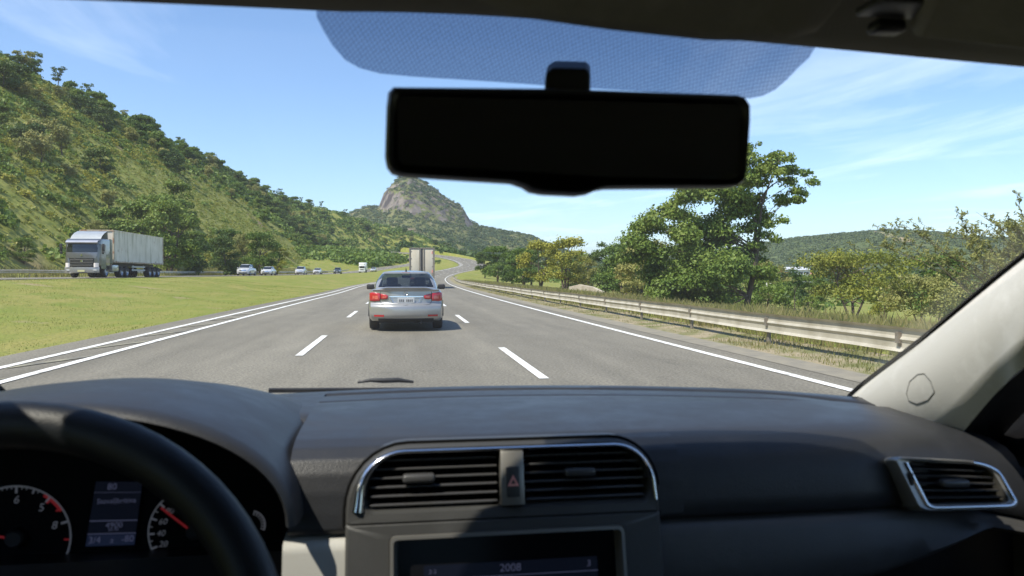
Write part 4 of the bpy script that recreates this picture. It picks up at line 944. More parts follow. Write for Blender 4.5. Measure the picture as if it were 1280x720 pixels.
# trip display
ds = MB(); Q = [at(120, 602, YC), at(178, 602, YC), at(168, 681, YC), at(107, 683, YC)]
def lerp2(s, t): 
    a = Q[0].lerp(Q[1], s); b = Q[3].lerp(Q[2], s); return a.lerp(b, t)
def rectq(mb, s0, s1, t0, t1, y, mi): mb.add([Vector((p.x, y, p.z)) for p in (lerp2(s0, t0), lerp2(s1, t0), lerp2(s1, t1), lerp2(s0, t1))], [(0, 1, 2, 3)], mi)
rectq(ds, 0, 1, 0, 0.80, YC, 0); rectq(ds, 0, 1, 0.82, 1, YC, 1); rectq(ds, 0, 1, 0.60, 0.615, YC-0.0004, 2); rectq(ds, 0, 1, 0.802, 0.815, YC-0.0004, 2); rectq(ds, 0, 1, 0.165, 0.17, YC-0.0004, 2)
for s, t, tx, sz_ in ((0.36, 0.08, '80', 0.0095), (0.50, 0.30, 'Steval|britina', 0.0075), (0.52, 0.68, '4900', 0.0085), (0.52, 0.745, '20-92', 0.0045), (0.16, 0.91, '3/4', 0.0095), (0.52, 0.92, '±', 0.008), (0.84, 0.90, '-80', 0.0095)):
    p = lerp2(s, t); put_text(ds, tx, (p.x, YC-0.0005, p.z), sz_, slant=0.1, mi=2)
ds.build('trip_display', [M['screen'], M['screen_low'], M['screen_text']], cluster, smooth=False)

# steering wheel
wc = Vector((-0.268, 0.490, Z(-0.272))); tilt = Matrix.Rotation(R(-25), 3, 'X')
RW = 0.186
wheel_mb = MB(); path = []
for k in range(72):
    a = 2*math.pi*k/72; path.append(wc+tilt @ Vector((RW*math.cos(a), 0, RW*math.sin(a))))
wheel_mb.tube(path, 0.0165, 16, closed=True)
sw = cpart(wheel_mb, 'steering_wheel', M['rim_leather'], sharp=80)
hubm = MB().box(wc+Vector((0, 0.02, 0)), (0.15, 0.05, 0.12), 0.02, 3, rot=tilt); hubm.build('horn_pad', M['black'], sw)
for s in (-1, 1):
    MB().box(wc+tilt @ Vector((s*0.12, 0.012, -0.005)), (0.11, 0.022, 0.035), 0.008, 2, rot=tilt).build('spoke', M['black'], sw)
MB().tube([wc+Vector((0, 0.03, -0.01)), wc+Vector((0, 0.33, -0.10))], 0.04, 14).build('column', M['black'], sw)

# centre console with two vents, hazard button and radio screen
def yp(z): return 0.747+0.25*(z+0.24)               # face of the console leans forward at the top
def PL(x, z, off=0.0): return Vector((x, yp(z)+off, Z(z)))
out_u = rrect(0.317, 0.074, [0.048, 0.060, 0.002, 0.002], 8, 0.1055, -0.2070)
in_u = rrect(0.287, 0.0505, [0.034, 0.038, 0.010, 0.010], 8, 0.1105, -0.20525)
cc = MB(); cc.loft([[PL(x, z, 0.03) for x, z in out_u], [PL(x, z, 0.004) for x, z in out_u], [PL(x, z, 0.0) for x, z in rrect(0.311, 0.068, [0.045, 0.057, 0.002, 0.002], 8, 0.1055, -0.2070)], [PL(x, z, 0.001) for x, z in rrect(0.293, 0.0565, [0.037, 0.041, 0.012, 0.012], 8, 0.1105, -0.20525)], [PL(x, z, 0.010) for x, z in in_u], [PL(x, z, 0.045) for x, z in in_u]])
lo_out = rrect(0.317, 0.30, 0.002, 3, 0.1055, -0.392); lo_in = rrect(0.236, 0.20, 0.006, 3, 0.107, -0.3530)
cc.loft([[PL(x, z, 0.05) for x, z in lo_out], [PL(x, z, 0.003) for x, z in lo_out], [PL(x, z, 0.0) for x, z in rrect(0.312, 0.296, 0.002, 3, 0.1055, -0.392)], [PL(x, z, 0.0) for x, z in lo_in], [PL(x, z, 0.012) for x, z in lo_in]])
console = cpart(cc, 'centre_console', M['console'], sharp=40)
# dark tube standing in for the shaded gap round the console
gp = MB().tube([PL(x, z, 0.006) for x, z in rrect(0.3205, 0.077, [0.050, 0.062, 0.002, 0.002], 8, 0.1055, -0.2070)][0:36], 0.0015, 6); gp.build('gap_line', M['vent_dark'], console)
# bright trim over the vents
arcp = rrect(0.299, 0.060, [0.040, 0.044, 0.012, 0.012], 10, 0.1095, -0.2060)
arcp = [(0.2600, -0.2300), (0.2592, -0.2215)]+arcp[1:21]+[(-0.0405, -0.2225), (-0.0415, -0.2300)]
tr = MB(); n = len(arcp); rings = []
for i, (x, z) in enumerate(arcp):
    t = Vector((arcp[min(i+1, n-1)][0]-arcp[max(i-1, 0)][0], 0, arcp[min(i+1, n-1)][1]-arcp[max(i-1, 0)][1])).normalized(); nn = Vector((-t.z, 0, t.x)); wd = 0.0019+0.0040*max(0, (i-n*0.60)/(n*0.40))
    c0 = PL(x, z, 0.0); rings.append([c0-nn*wd+Vector((0, 0.004, 0)), c0-nn*wd+Vector((0, -0.001, 0)), c0-nn*wd*0.4+Vector((0, -0.0035, 0)), c0+nn*wd*0.4+Vector((0, -0.0035, 0)), c0+nn*wd+Vector((0, -0.001, 0)), c0+nn*wd+Vector((0, 0.004, 0))])
tr.loft(rings, closed=True, cap0=True, cap1=True); tr.build('trim_strip', M['chrome'], console, sharp=70)
# divider with hazard button
dv = MB(); dv.box(PL(0.1115, -0.2055, 0.004), (0.0235, 0.016, 0.0535), 0.0015, 2, rot=Matrix.Rotation(R(-14), 3, 'X')); dv.build('vent_divider', M['satin_dark'], console)
hb = MB(); hb.box(PL(0.1115, -0.207, -0.005), (0.0135, 0.004, 0.030), 0.0012, 2, rot=Matrix.Rotation(R(-14), 3, 'X')); hb.build('hazard_button', M['console'], console)
tw = MB()
tri = [(0.1057, -0.2105), (0.1173, -0.2105), (0.1115, -0.1995)]; tin = [(0.1090, -0.2085), (0.1140, -0.2085), (0.1115, -0.2040)]
tw.loft([[PL(x, z, -0.0078) for x, z in tri], [PL(x, z, -0.0078) for x, z in tin]]); tw.build('warning_triangle', M['hazard'], console, smooth=False)
def vent_set(x0, x1, tabx, name='air_vent'):
    w = x1-x0; xm = (x0+x1)/2
    b = MB().box(PL(xm, -0.2080, 0.042), (w+0.006, 0.004, 0.044)); v = cpart(b, name, M['vent_dark'])
    for i, z in enumerate((-0.1865, -0.1948, -0.2032, -0.2116, -0.2200, -0.2282)):
        s = MB().box(PL(xm, z, 0.017), (w-0.004, 0.024, 0.0020), 0.0006, 1, rot=Matrix.Rotation(R(-6), 3, 'X')); s.build('slat', M['slat'], v)
    for k in range(5):
        MB().box(PL(x0+w*(k+0.5)/5, -0.2055, 0.036), (0.0015, 0.020, 0.052)).build('fin', M['vent_dark'], v)
    t = MB().box(PL(tabx, -0.2020, 0.003), (0.032, 0.014, 0.0085), 0.003, 3, rot=Matrix.Rotation(R(-6), 3, 'X')); t.build('tab', M['slat'], v)
    return v
vent_set(-0.032, 0.099, 0.018); vent_set(0.124, 0.252, 0.182)
# radio screen in its frame
fr = MB(); fo = rrect(0.236, 0.20, 0.006, 4, 0.107, -0.3530); fi = rrect(0.228, 0.192, 0.004, 4, 0.107, -0.3530)
fr.loft([[PL(x, z, 0.006) for x, z in fo], [PL(x, z, -0.002) for x, z in rrect(0.2345, 0.1985, 0.006, 4, 0.107, -0.3530)], [PL(x, z, -0.002) for x, z in fi], [PL(x, z, 0.014) for x, z in rrect(0.224, 0.188, 0.004, 4, 0.107, -0.3530)], [PL(x, z, 0.030) for x, z in rrect(0.200, 0.160, 0.004, 4, 0.109, -0.3585)]])
fr.build('screen_frame', [M['satin_dark']], console, sharp=40)
bk = MB(); pp = rrect(0.226, 0.190, 0.004, 4, 0.107, -0.3530); bk.add([PL(x, z, 0.016) for x, z in pp], [tuple(range(len(pp)))]); bk.build('radio_panel', M['gloss_black'], console, smooth=False)
sc = MB(); S0, S1, ZT = 0.0225, 0.198, -0.2865
def YS(z, o): return PL(0, z, o).y
sc.add([PL(S0, ZT, 0.014), PL(S1, ZT, 0.014), PL(S1, -0.40, 0.014), PL(S0, -0.40, 0.014)], [(0, 1, 2, 3)], 0)
sc.add([PL(S0, ZT-0.0125, 0.0136), PL(S1, ZT-0.0125, 0.0136), PL(S1, ZT-0.0132, 0.0136), PL(S0, ZT-0.0132, 0.0136)], [(0, 1, 2, 3)], 1)
for tx, x, z, s in (('2008', 0.1085, ZT-0.006, 0.011), ('2·3', 0.031, ZT-0.006, 0.006), ('3', 0.189, ZT-0.006, 0.009), ('Pen', 0.108, ZT-0.0185, 0.009)):
    put_text(sc, tx, PL(x, z, 0.0132), s, mi=1)
sc.build('radio_screen', [M['screen'], M['screen_text']], console, smooth=False)

# passenger side vent on the right end of the dash
VQ = [at(1113, 570, 0.752), at(1243, 577, 0.742), at(1277, 636, 0.722), at(1148, 640, 0.735)]
def VP(s, t, off=0.0):
    a = VQ[0].lerp(VQ[1], s); b = VQ[3].lerp(VQ[2], s); p = a.lerp(b, t); nn = (VQ[1]-VQ[0]).cross(VQ[3]-VQ[0]).normalized()
    if nn.y > 0: nn = -nn
    return p+nn*off
def vout(m, rr_): return [(x+0.5, 0.5-z) for x, z in rrect(1-2*m[0], 1-2*m[1], rr_, 6)]
sv = MB()
o1 = [(x+0.5, 0.5-z) for x, z in rrect(1, 1, [0.30, 0.10, 0.12, 0.16], 7)]; o2 = [(x+0.5, 0.5-z) for x, z in rrect(0.965, 0.94, [0.29, 0.09, 0.11, 0.15], 7)]; i1 = [(x+0.5, 0.5-z) for x, z in rrect(0.79, 0.80, [0.22, 0.06, 0.06, 0.10], 7, 0.025, 0.02)]
sv.loft([[VP(s, t, -0.05) for s, t in o1], [VP(s, t, 0.000) for s, t in o1], [VP(s, t, 0.004) for s, t in o2], [VP(s, t, 0.002) for s, t in i1], [VP(s, t, -0.030) for s, t in i1]])
svent = cpart(sv, 'side_vent', M['satin_dark'], sharp=40)
pb = [(x+0.5, 0.5-z) for x, z in rrect(0.84, 0.86, 0.05, 4, 0.025, 0.02)]
b = MB(); b.add([VP(s, t, -0.028) for s, t in pb], [tuple(range(len(pb)))]); b.build('recess', M['vent_dark'], svent, smooth=False)
for t in (0.20, 0.335, 0.47, 0.605, 0.74, 0.86):
    m = MB(); a0 = 0.14; a1 = 0.905-0.03*(t < 0.3)
    m.loft([[VP(a0, t, -0.003), VP(a0, t+0.028, -0.004), VP(a0, t-0.045, -0.026), VP(a0, t-0.07, -0.026)], [VP(a1, t, -0.003), VP(a1, t+0.028, -0.004), VP(a1, t-0.045, -0.026), VP(a1, t-0.07, -0.026)]], cap0=True, cap1=True); m.build('slat', M['slat'], svent, sharp=20)
m = MB(); c = VP(0.47, 0.47, 0.003); e = (VQ[1]-VQ[0]).normalized(); up = Vector((0, 0, 1)); m.box(c, (0.030, 0.012, 0.008), 0.003, 3, rot=Matrix.Rotation(math.atan2(e.y, e.x), 3, 'Z')); m.build('tab', M['slat'], svent)
m = MB(); arcs = [(x+0.5, 0.5-z) for x, z in rrect(0.86, 0.885, [0.25, 0.08, 0.08, 0.12], 8, 0.03, 0.012)]; arcs = arcs[-20:]+arcs[:8]
m.tube([VP(s, t, 0.0035) for s, t in arcs], 0.0022, 6); m.build('trim_strip', M['chrome'], svent, sharp=70)
m = MB(); m.box(VP(0.065, 0.42, 0.0035), (0.005, 0.004, 0.014), 0.001, 1); m.build('thumb_wheel', M['black'], svent)

# windscreen
def wind(s, t, off=0.0):
    b = Vector((CX+0.590*s, 1.232-0.178*abs(s)**2.0, Z(-0.186))); e = Vector((CX+0.475*s, 0.600-0.175*abs(s)**2.4, Z(0.212-0.070*abs(s)**2.2-0.010*s)))
    p = b.lerp(e, t); k = 4*t*(1-t); return p+Vector((0.012*s*abs(s)*k, 0.010*k+off*0.5, 0.024*k+off*0.86))
ws = MB(); ws.loft([[wind(-1+2*i/30, j/16) for i in range(31)] for j in range(17)], closed=False)
wsh = cpart(ws, 'windscreen', M['windscreen'], sharp=80)
# dotted shade band at the top of the glass
samp = [(proj(*wind(s, t)), s, t) for s in np.linspace(-1, 1, 121) for t in np.linspace(0.4, 1, 121)]
su = np.array([[a[0][0], a[0][1]] for a in samp])
def on_glass(u, v):
    k = int(np.argmin((su[:, 0]-u)**2+(su[:, 1]-v)**2)); s0, t0 = samp[k][1], samp[k][2]
    for _ in range(12):
        e = 1e-4; p0 = proj(*wind(s0, t0)); pa = proj(*wind(s0+e, t0)); pb_ = proj(*wind(s0, t0+e))
        J = np.array([[(pa[0]-p0[0])/e, (pb_[0]-p0[0])/e], [(pa[1]-p0[1])/e, (pb_[1]-p0[1])/e]]); d = np.linalg.solve(J, np.array([u-p0[0], v-p0[1]])); s0 += d[0]; t0 += d[1]
    return s0, t0
lowline = [(396, 18), (404, 34), (416, 54), (432, 72), (450, 82), (476, 89), (520, 93), (600, 98), (700, 105), (800, 111), (900, 117), (936, 120), (952, 117), (968, 109), (982, 97), (996, 82), (1010, 69)]
sb = MB(); cols_ = []
for (u, v) in lowline:
    s0, t0 = on_glass(u, v); cols_.append([wind(s0, t0+(1.0-t0)*k/6, -0.003) for k in range(7)])
sb.loft(cols_, closed=False)
bm_ = bpy.data.materials.new('shade_dots'); bm_.use_nodes = True
n_, l_ = bm_.node_tree.nodes, bm_.node_tree.links; n_.remove(n_['Principled BSDF'])
g_ = n_.new('ShaderNodeTexCoord'); mp_ = n_.new('ShaderNodeMapping'); mp_.inputs['Rotation'].default_value = (R(-32), 0, R(30)); l_.new(g_.outputs['Object'], mp_.inputs[0])
sx = n_.new('ShaderNodeVectorMath'); sx.operation = 'MULTIPLY'; sx.inputs[1].default_value = (1, 1, 0); l_.new(mp_.outputs[0], sx.inputs[0])
vo_ = n_.new('ShaderNodeTexVoronoi'); vo_.inputs['Scale'].default_value = 340; vo_.inputs['Randomness'].default_value = 0.12; l_.new(sx.outputs[0], vo_.inputs['Vector'])
rm_ = n_.new('ShaderNodeMapRange'); rm_.inputs[1].default_value = 0.34; rm_.inputs[2].default_value = 0.44; l_.new(vo_.outputs['Distance'], rm_.inputs[0])
t1 = n_.new('ShaderNodeBsdfTransparent'); t1.inputs[0].default_value = (0.43, 0.465, 0.52, 1); t2 = n_.new('ShaderNodeBsdfTransparent'); t2.inputs[0].default_value = (0.29, 0.32, 0.38, 1)
mx_ = n_.new('ShaderNodeMixShader'); l_.new(rm_.outputs[0], mx_.inputs[0]); l_.new(t1.outputs[0], mx_.inputs[1]); l_.new(t2.outputs[0], mx_.inputs[2]); l_.new(mx_.outputs[0], n_['Material Output'].inputs[0])
sb.build('shade_band', bm_, wsh, fix=False)
# black border along the glass base and sides
bd = MB(); bd.loft([[wind(-1+2*i/40, 0.0, -0.004) for i in range(41)], [wind(-1+2*i/40, 0.018, -0.004) for i in range(41)]], closed=False)
bd.build('glass_border', M['vent_dark'], wsh)

# rear view mirror
YM = 0.505
MP = [(492, 109), (700, 111), (922, 119), (931, 122), (937, 131), (937, 150), (933, 215), (930, 227), (921, 233), (905, 234), (760, 235), (748, 237), (736, 242), (722, 244), (680, 242), (664, 239), (655, 233), (640, 228), (500, 219), (489, 215), (483, 207), (481, 196), (483, 135), (485, 116)]
mo = [at(u, v, YM) for u, v in MP]; cm = sum(mo, Vector())/len(mo)
def ring(k, dy, ks=1.0): return [Vector((cm.x+(p.x-cm.x)*k, YM+dy, cm.z+(p.z-cm.z)*(1-(1-k)*2.6))) for p in mo]
rv = MB(); rv.loft([ring(0.955, -0.0005), ring(0.968, -0.0040), ring(0.985, -0.0045), ring(1.0, 0.0), ring(1.0, 0.012), ring(0.96, 0.026), ring(0.80, 0.034)], cap1=True)
mir = cpart(rv, 'rear_view_mirror', M['black'], sharp=50)
gl = MB(); gp_ = [(500, 120), (922, 131), (928, 138), (924, 219), (915, 224), (760, 221), (650, 214), (505, 206), (497, 198), (496, 130)]; gl.add([at(u, v, YM-0.0006) for u, v in gp_], [tuple(range(len(gp_)))])
gm = mat('mirror_glass', (0.020, 0.020, 0.022), 0.05, spec=0.8); gl.build('mirror_glass', gm, mir, smooth=False)
stp = MB(); a, b_ = at(708, 92, 0.59), at(708, 125, 0.525); stp.loft([[at(682, 105, 0.60), at(738, 107, 0.60), at(738, 82, 0.62), at(732, 77, 0.62), at(694, 76, 0.62), at(684, 82, 0.62)], [at(680, 118, 0.53), at(738, 120, 0.53), at(738, 92, 0.53), at(732, 86, 0.53), at(692, 85, 0.53), at(682, 92, 0.53)]], cap0=True, cap1=True)
stp.build('stem', M['black'], mir, bevel=0.002)

# headliner, roof, console above, visor
edge = []
for i in range(41):
    s = -1+2*i/40; edge.append(wind(s, 0.985))
hl = MB(); rows = []
for dy, dz in ((0.016, 0.012), (0.004, -0.001), (-0.008, -0.006), (-0.025, -0.003), (-0.06, 0.012), (-0.12, 0.026), (-0.30, 0.05), (-1.2, 0.075), (-2.4, 0.0)):
    rows.append([Vector((CX+(p.x-CX)*(1 if dy > -0.1 else 1.12 if dy > -0.2 else 1.25), min(p.y, 0.60)+dy-(0 if dy > -0.2 else (p.y-0.6)), p.z+dz)) for p in edge])
hl.loft(rows, closed=False); cpart(hl, 'headliner', M['headliner'], sharp=60)
rf = MB(); rf.loft([[p+Vector((0, 0.02, 0.020)) for p in edge]]+[[q+Vector((0, 0, 0.035)) for q in r_] for r_ in rows[4:]], closed=False); cpart(rf, 'roof', M['bonnet'])
oc = MB(); top = [at(560, -20, 0.50), at(640, 20, 0.50), at(760, 37, 0.50), at(880, 50, 0.50), at(975, 52, 0.49), at(1020, 40, 0.48), at(1062, -10, 0.46)]
oc.loft([[p+Vector((0, 0.03, 0.030)) for p in top], [p+Vector((0, 0.006, 0.004)) for p in top], [p for p in top], [p+Vector((0, -0.010, 0.004)) for p in top], [p+Vector((0, -0.05, 0.03)) for p in top]], closed=False); cpart(oc, 'overhead_console', M['headliner'], sharp=60)
vz = MB(); e0, e1, e2, e3 = at(1140, 49, 0.475), at(1330, 72, 0.40), at(1380, -60, 0.33), at(1190, -60, 0.38)
vz.loft([[e0, e1, e2, e3], [e0+Vector((0, 0.004, 0.014)), e1+Vector((0, 0.004, 0.014)), e2+Vector((0, 0.004, 0.014)), e3+Vector((0, 0.004, 0.014))]], cap0=True, cap1=True)
cpart(vz, 'sun_visor', M['headliner'], bevel=0.005)
vc = MB().box(at(1108, 34, 0.475), (0.022, 0.014, 0.009), 0.003, 3); cpart(vc, 'visor_clip', M['black'])
lp = MB().box(at(1125, 8, 0.455), (0.045, 0.03, 0.006), 0.002, 2); cpart(lp, 'roof_lamp', M['console'])

# windscreen pillars (right one measured, left one mirrored)
Gp = [Vector((0.682, 1.085, Z(-0.215))), Vector((0.680, 1.055, Z(-0.180))), Vector((0.666, 0.880, Z(-0.082))), Vector((0.647, 0.710, Z(0.014))), Vector((0.618, 0.560, Z(0.082))), Vector((0.566, 0.42, Z(0.150))), Vector((0.545, 0.30, Z(0.195))), Vector((0.53, 0.18, Z(0.22)))]
Ip = [at(1192, 575, 0.89), at(1186, 548, 0.87), at(1204, 522, 0.82), at(1240, 480, 0.755), at(1282, 444, 0.69), Vector((0.662, 0.565, Z(-0.005))), Vector((0.655, 0.42, Z(0.095))), Vector((0.625, 0.24, Z(0.170)))]
def pillar(mirror):
    def cr(P, m):
        out = []
        for a in range(len(P)-1):
            p0, p1, p2, p3 = P[max(a-1, 0)], P[a], P[a+1], P[min(a+2, len(P)-1)]
            for q in range(m):
                t = q/m; out.append(0.5*((2*p1)+(p2-p0)*t+(2*p0-5*p1+4*p2-p3)*t*t+(3*p1-p0-3*p2+p3)*t**3))
        return out+[P[-1].copy()]
    out = []
    for g, i in zip(cr(Gp, 14), cr(Ip, 14)):
        row = []
        for k in range(25):
            t = k/24; p = g.lerp(i, t)+Vector((-0.80, -0.35, 0.45)).normalized()*(0.017*math.sin(math.pi*t))
            p = p+Vector((0.006, 0.014, 0.0))*max(0, 1-t*8)+Vector((0.010, -0.001, -0.006))*max(0, t*8-7); row.append(p)
        out.append(row)
    if mirror: out = [[Vector((2*CX-p.x, p.y, p.z)) for p in r_] for r_ in out]
    return MB().loft(out, closed=False), out
for mir_ in (False, True):
    mb_, rows_ = pillar(mir_); o = cpart(mb_, 'windscreen_pillar', M['pillar'], sharp=80)
    if not mir_:
        m = MB(); cap = [(1133, 492), (1137, 477), (1147, 468), (1155, 467), (1163, 476), (1168, 490), (1160, 500), (1146, 505), (1136, 501)]
        from mathutils.bvhtree import BVHTree
        bv = BVHTree.FromPolygons([tuple(p) for p in mb_.v], mb_.f); pts = []
        for (u, v) in cap:
            d = (at(u, v, 1.0)-Vector((0, 0, CAMZ))).normalized(); h = bv.ray_cast(Vector((0, 0, CAMZ)), d)
            if h[0] is not None: pts.append(h[0]-d*0.0006)
        if len(pts) > 4: m.tube(pts, 0.00045, 6, closed=True); m.build('airbag_cap', M['console'], o, sharp=70)
    gs_ = MB(); gs_.tube([(Vector((2*CX-p.x, p.y, p.z)) if mir_ else p)+Vector((0, 0.004, 0.002)) for p in [r_[0] for r_ in rows_]] if False else [r_[0]+Vector((0, 0.003, 0.0015)) for r_ in rows_], 0.0032, 6); gs_.build('glass_seal', M['vent_dark'], o)
    s = -1 if mir_ else 1; fx_ = (lambda p: Vector((2*CX-p.x, p.y, p.z))) if mir_ else (lambda p: p)
    # sail panel, door top and door below the pillar
    sp_ = MB(); inner = [fx_(i+Vector((0.009, -0.001, -0.0055))) for i in Ip]; outer = [fx_(i+Vector((0.095, 0.03, -0.015))) for i in Ip]; low = [fx_(Vector((i.x+0.10, i.y-0.02, Z(-0.34)))) for i in Ip]
    sp_.loft([inner, outer], closed=False)
    dp = MB(); dp.loft([[fx_(Vector((0.745, y, Z(-0.52)))) for y in (1.05, 0.85, 0.6, 0.3, -0.2, -1.2, -2.0)], [fx_(Vector((0.735, y, Z(-0.285)))) for y in (1.05, 0.85, 0.6, 0.3, -0.2, -1.2, -2.0)], [fx_(Vector((0.755, y, Z(-0.245)))) for y in (1.05, 0.85, 0.6, 0.3, -0.2, -1.2, -2.0)], [fx_(Vector((0.80, y, Z(-0.238)))) for y in (1.05, 0.85, 0.6, 0.3, -0.2, -1.2, -2.0)], [fx_(Vector((0.82, y, Z(-0.80)))) for y in (1.05, 0.85, 0.6, 0.3, -0.2, -1.2, -2.0)]], closed=False)
    door = cpart(dp, 'door', M['dash_low'], sharp=50)
    qp = MB(); qp.prism([(1.06, Z(-0.245)), (0.66, Z(-0.245)), (0.70, Z(-0.16)), (0.80, Z(-0.085)), (0.98, Z(-0.175))], 'x', fx_(Vector((0.775, 0, 0))).x, fx_(Vector((0.79, 0, 0))).x); qp.build('sail_panel', M['black'], door)
    sp_.build('pillar_seal', M['black'], door)
    gl_ = MB(); gl_.add([fx_(Vector(p)) for p in ((0.795, 0.48, Z(-0.24)), (0.795, -0.45, Z(-0.24)), (0.70, -0.45, Z(0.20)), (0.70, 0.30, Z(0.18)))], [(0, 1, 2, 3)]); gl_.build('window', M['window'], door, smooth=False)
    gl_ = MB(); gl_.add([fx_(Vector(p)) for p in ((0.795, -0.55, Z(-0.24)), (0.795, -1.5, Z(-0.24)), (0.70, -1.3, Z(0.20)), (0.70, -0.55, Z(0.20)))], [(0, 1, 2, 3)]); gl_.build('rear_window', M['tinted'], door, smooth=False)
    bp_ = MB().box(fx_(Vector((0.75, -0.5, Z(-0.02)))), (0.05, 0.10, 0.50), rot=Matrix.Rotation(-s*R(12), 3, 'Y')); cpart(bp_, 'door_pillar', M['pillar'])
# wipers resting on the outside of the glass
for (u0, v0, u1, v1, d) in ((447, 477, 517, 476, 1.262), (846, 487, 912, 489, 1.235)):
    m = MB(); a, b = at(u0, v0+1, d), at(u1, v1+1.5, d); mid = a.lerp(b, 0.45)+Vector((0, 0.0, 0.0025))
    m.tube([a, a.lerp(mid, 0.5)+Vector((0, 0, 0.002)), mid, mid.lerp(b, 0.5)+Vector((0, 0, 0.002)), b], [0.0018, 0.003, 0.0042, 0.004, 0.002], 8); w_ = cpart(m, 'wiper', M['black'], sharp=60)
    e = (b-a).normalized(); bl = MB(); bl.tube([a-e*0.14+Vector((0, 0, -0.012)), b+e*0.20+Vector((0, 0, -0.014))], 0.004, 6); bl.build('wiper_blade', M['black'], w_)
# bonnet and the rest of the shell that closes the cabin
bo = MB(); rr = []
for y, z, w in ((1.26, -0.235, 0.66), (1.32, -0.225, 0.67), (1.6, -0.285, 0.66), (1.95, -0.375, 0.62), (2.1, -0.46, 0.56), (2.15, -0.60, 0.54)):
    rr.append([Vector((CX+w*s, y-0.12*abs(s)**3, Z(z-0.05*abs(s)**4))) for s in np.linspace(-1, 1, 13)])
bo.loft(rr, closed=False); cpart(bo, 'bonnet', M['bonnet'])
fl = MB().box((CX, -0.2, Z(-1.02)), (1.5, 3.9, 0.05)); cpart(fl, 'floor', M['seat_cloth'])
rw = MB().box((CX, -2.06, Z(-0.45)), (1.5, 0.05, 0.95)); cpart(rw, 'rear_panel', M['seat_cloth'])
rg = MB(); rg.add([Vector((CX-0.6, -2.05, Z(0.0))), Vector((CX+0.6, -2.05, Z(0.0))), Vector((CX+0.55, -1.9, Z(0.22))), Vector((CX-0.55, -1.9, Z(0.22)))], [(0, 1, 2, 3)]); cpart(rg, 'rear_screen', M['tinted'], smooth=False)
for sx_ in (-0.36, 0.36):
    st = MB().box((CX+sx_, -0.42, Z(-0.34)), (0.48, 0.13, 0.66), 0.05, 3, rot=Matrix.Rotation(R(14), 3, 'X')); o = cpart(st, 'seat', M['seat_cloth'])
    MB().box((CX+sx_, -0.12, Z(-0.72)), (0.48, 0.50, 0.14), 0.05, 3).build('cushion', M['seat_cloth'], o); MB().box((CX+sx_, -0.56, Z(0.02)), (0.26, 0.09, 0.17), 0.04, 3).build('headrest', M['seat_cloth'], o)
rb = MB().box((CX, -1.45, Z(-0.38)), (1.3, 0.16, 0.62), 0.05, 3, rot=Matrix.Rotation(R(16), 3, 'X')); cpart(rb, 'rear_bench', M['seat_cloth'])
# ------------------------------------------------------------------ guardrails, wall, town
M['galv'] = mat('galvanised_steel', (0.52, 0.49, 0.42), 0.55, 0.15, col2=(0.38, 0.35, 0.28), nscale=2.5, lo=0.4, hi=0.7)
M['galv_post'] = mat('rail_post_steel', (0.30, 0.29, 0.26), 0.6, 0.4, col2=(0.22, 0.18, 0.14), nscale=6)
WPROF = [(0.0, 0.155), (-0.018, 0.150), (-0.030, 0.138), (-0.052, 0.116), (-0.056, 0.080), (-0.052, 0.036), (-0.030, 0.012), (-0.024, 0.0), (-0.030, -0.012), (-0.052, -0.036), (-0.056, -0.080), (-0.052, -0.116), (-0.030, -0.138), (-0.018, -0.150), (0.0, -0.155)]
def guardrail(name, ya, yb, fx, side, ztop, step, label, post_gap, group=None):
    """side -1: beam faces -x. One run of beam with its posts"""
    root = empty(name, (float(fx(ya)), ya, gz(float(fx(ya)), ya))); base = root.location.copy()
    ys = np.arange(ya, yb+0.1, step); mb = MB(); rings = []
    ysd = []
    for y in ys:
        x = float(fx(y)); z = gz(x, y)+ztop-0.178
        j = 0.006*math.sin(y*1.7)+0.008*math.sin(y*0.63+1)
        rings.append([Vector((x-side*(-p[0])+j, y, z+p[1]*1.15+0.5*j))-base for p in [(-side*q[0]*-1*1.0 if False else q[0], q[1]) for q in WPROF]] if side == -1 else [Vector((x-p[0]+j, y, z+p[1]))-base for p in WPROF])
    mb.loft(rings, closed=False); mb.build('rail_beam', M['galv'], root, sharp=28)
    py = ya+1.0
    while py < yb:
        x = float(fx(py)); g = gz(x, py); m = MB(); o = 0.085 if side == -1 else -0.085
        m.box(Vector((x+o*0.35, py, g+ztop-0.155))-base, (0.05, 0.08, 0.16)); m.box(Vector((x+o, py, g+(ztop-0.10)/2-0.15))-base, (0.05, 0.10, ztop+0.20), 0.006, 1)
        m.build('post', M['galv_post'], root); py += post_gap
    return tag(root, label, 'guardrail', group)
GX_ = lambda y: XR(y)+1.02
guardrail('guardrail', 1.0, 190, GX_, -1, 0.62, 2.0, 'long corrugated steel guardrail along the right edge of our carriageway', 4.0)
guardrail('guardrail', 20, 300, lambda y: XO(y)-HW_O-1.3, 1, 0.68, 4.0, 'dark weathered guardrail along the far side of the opposite carriageway', 8.0)
M['pale_wall'] = mat('pale_wall', (0.52, 0.47, 0.40), 0.9, col2=(0.36, 0.31, 0.25), nscale=1.6, bump=0.5, bscale=10)
mb = MB(); pts = [(at(714, 365, 70).x, 71), (at(726, 365, 69).x, 69.6), (at(742, 365, 67).x, 67.6), (at(755, 365, 65).x, 65.4)]
A = []; 
for i, (x, y) in enumerate(pts):
    g = gz(x, y); h = (0.85, 1.15, 1.0, 0.7)[i]; A.append([Vector((x, y, g-0.2)), Vector((x, y, g+h)), Vector((x+0.22, y+0.22, g+h)), Vector((x+0.22, y+0.22, g-0.2))])
mb.loft(A, cap0=True, cap1=True); tag(mb.build('low_wall', M['pale_wall'], bevel=0.03), 'short pale concrete wall standing in the grass behind the guardrail', 'wall')
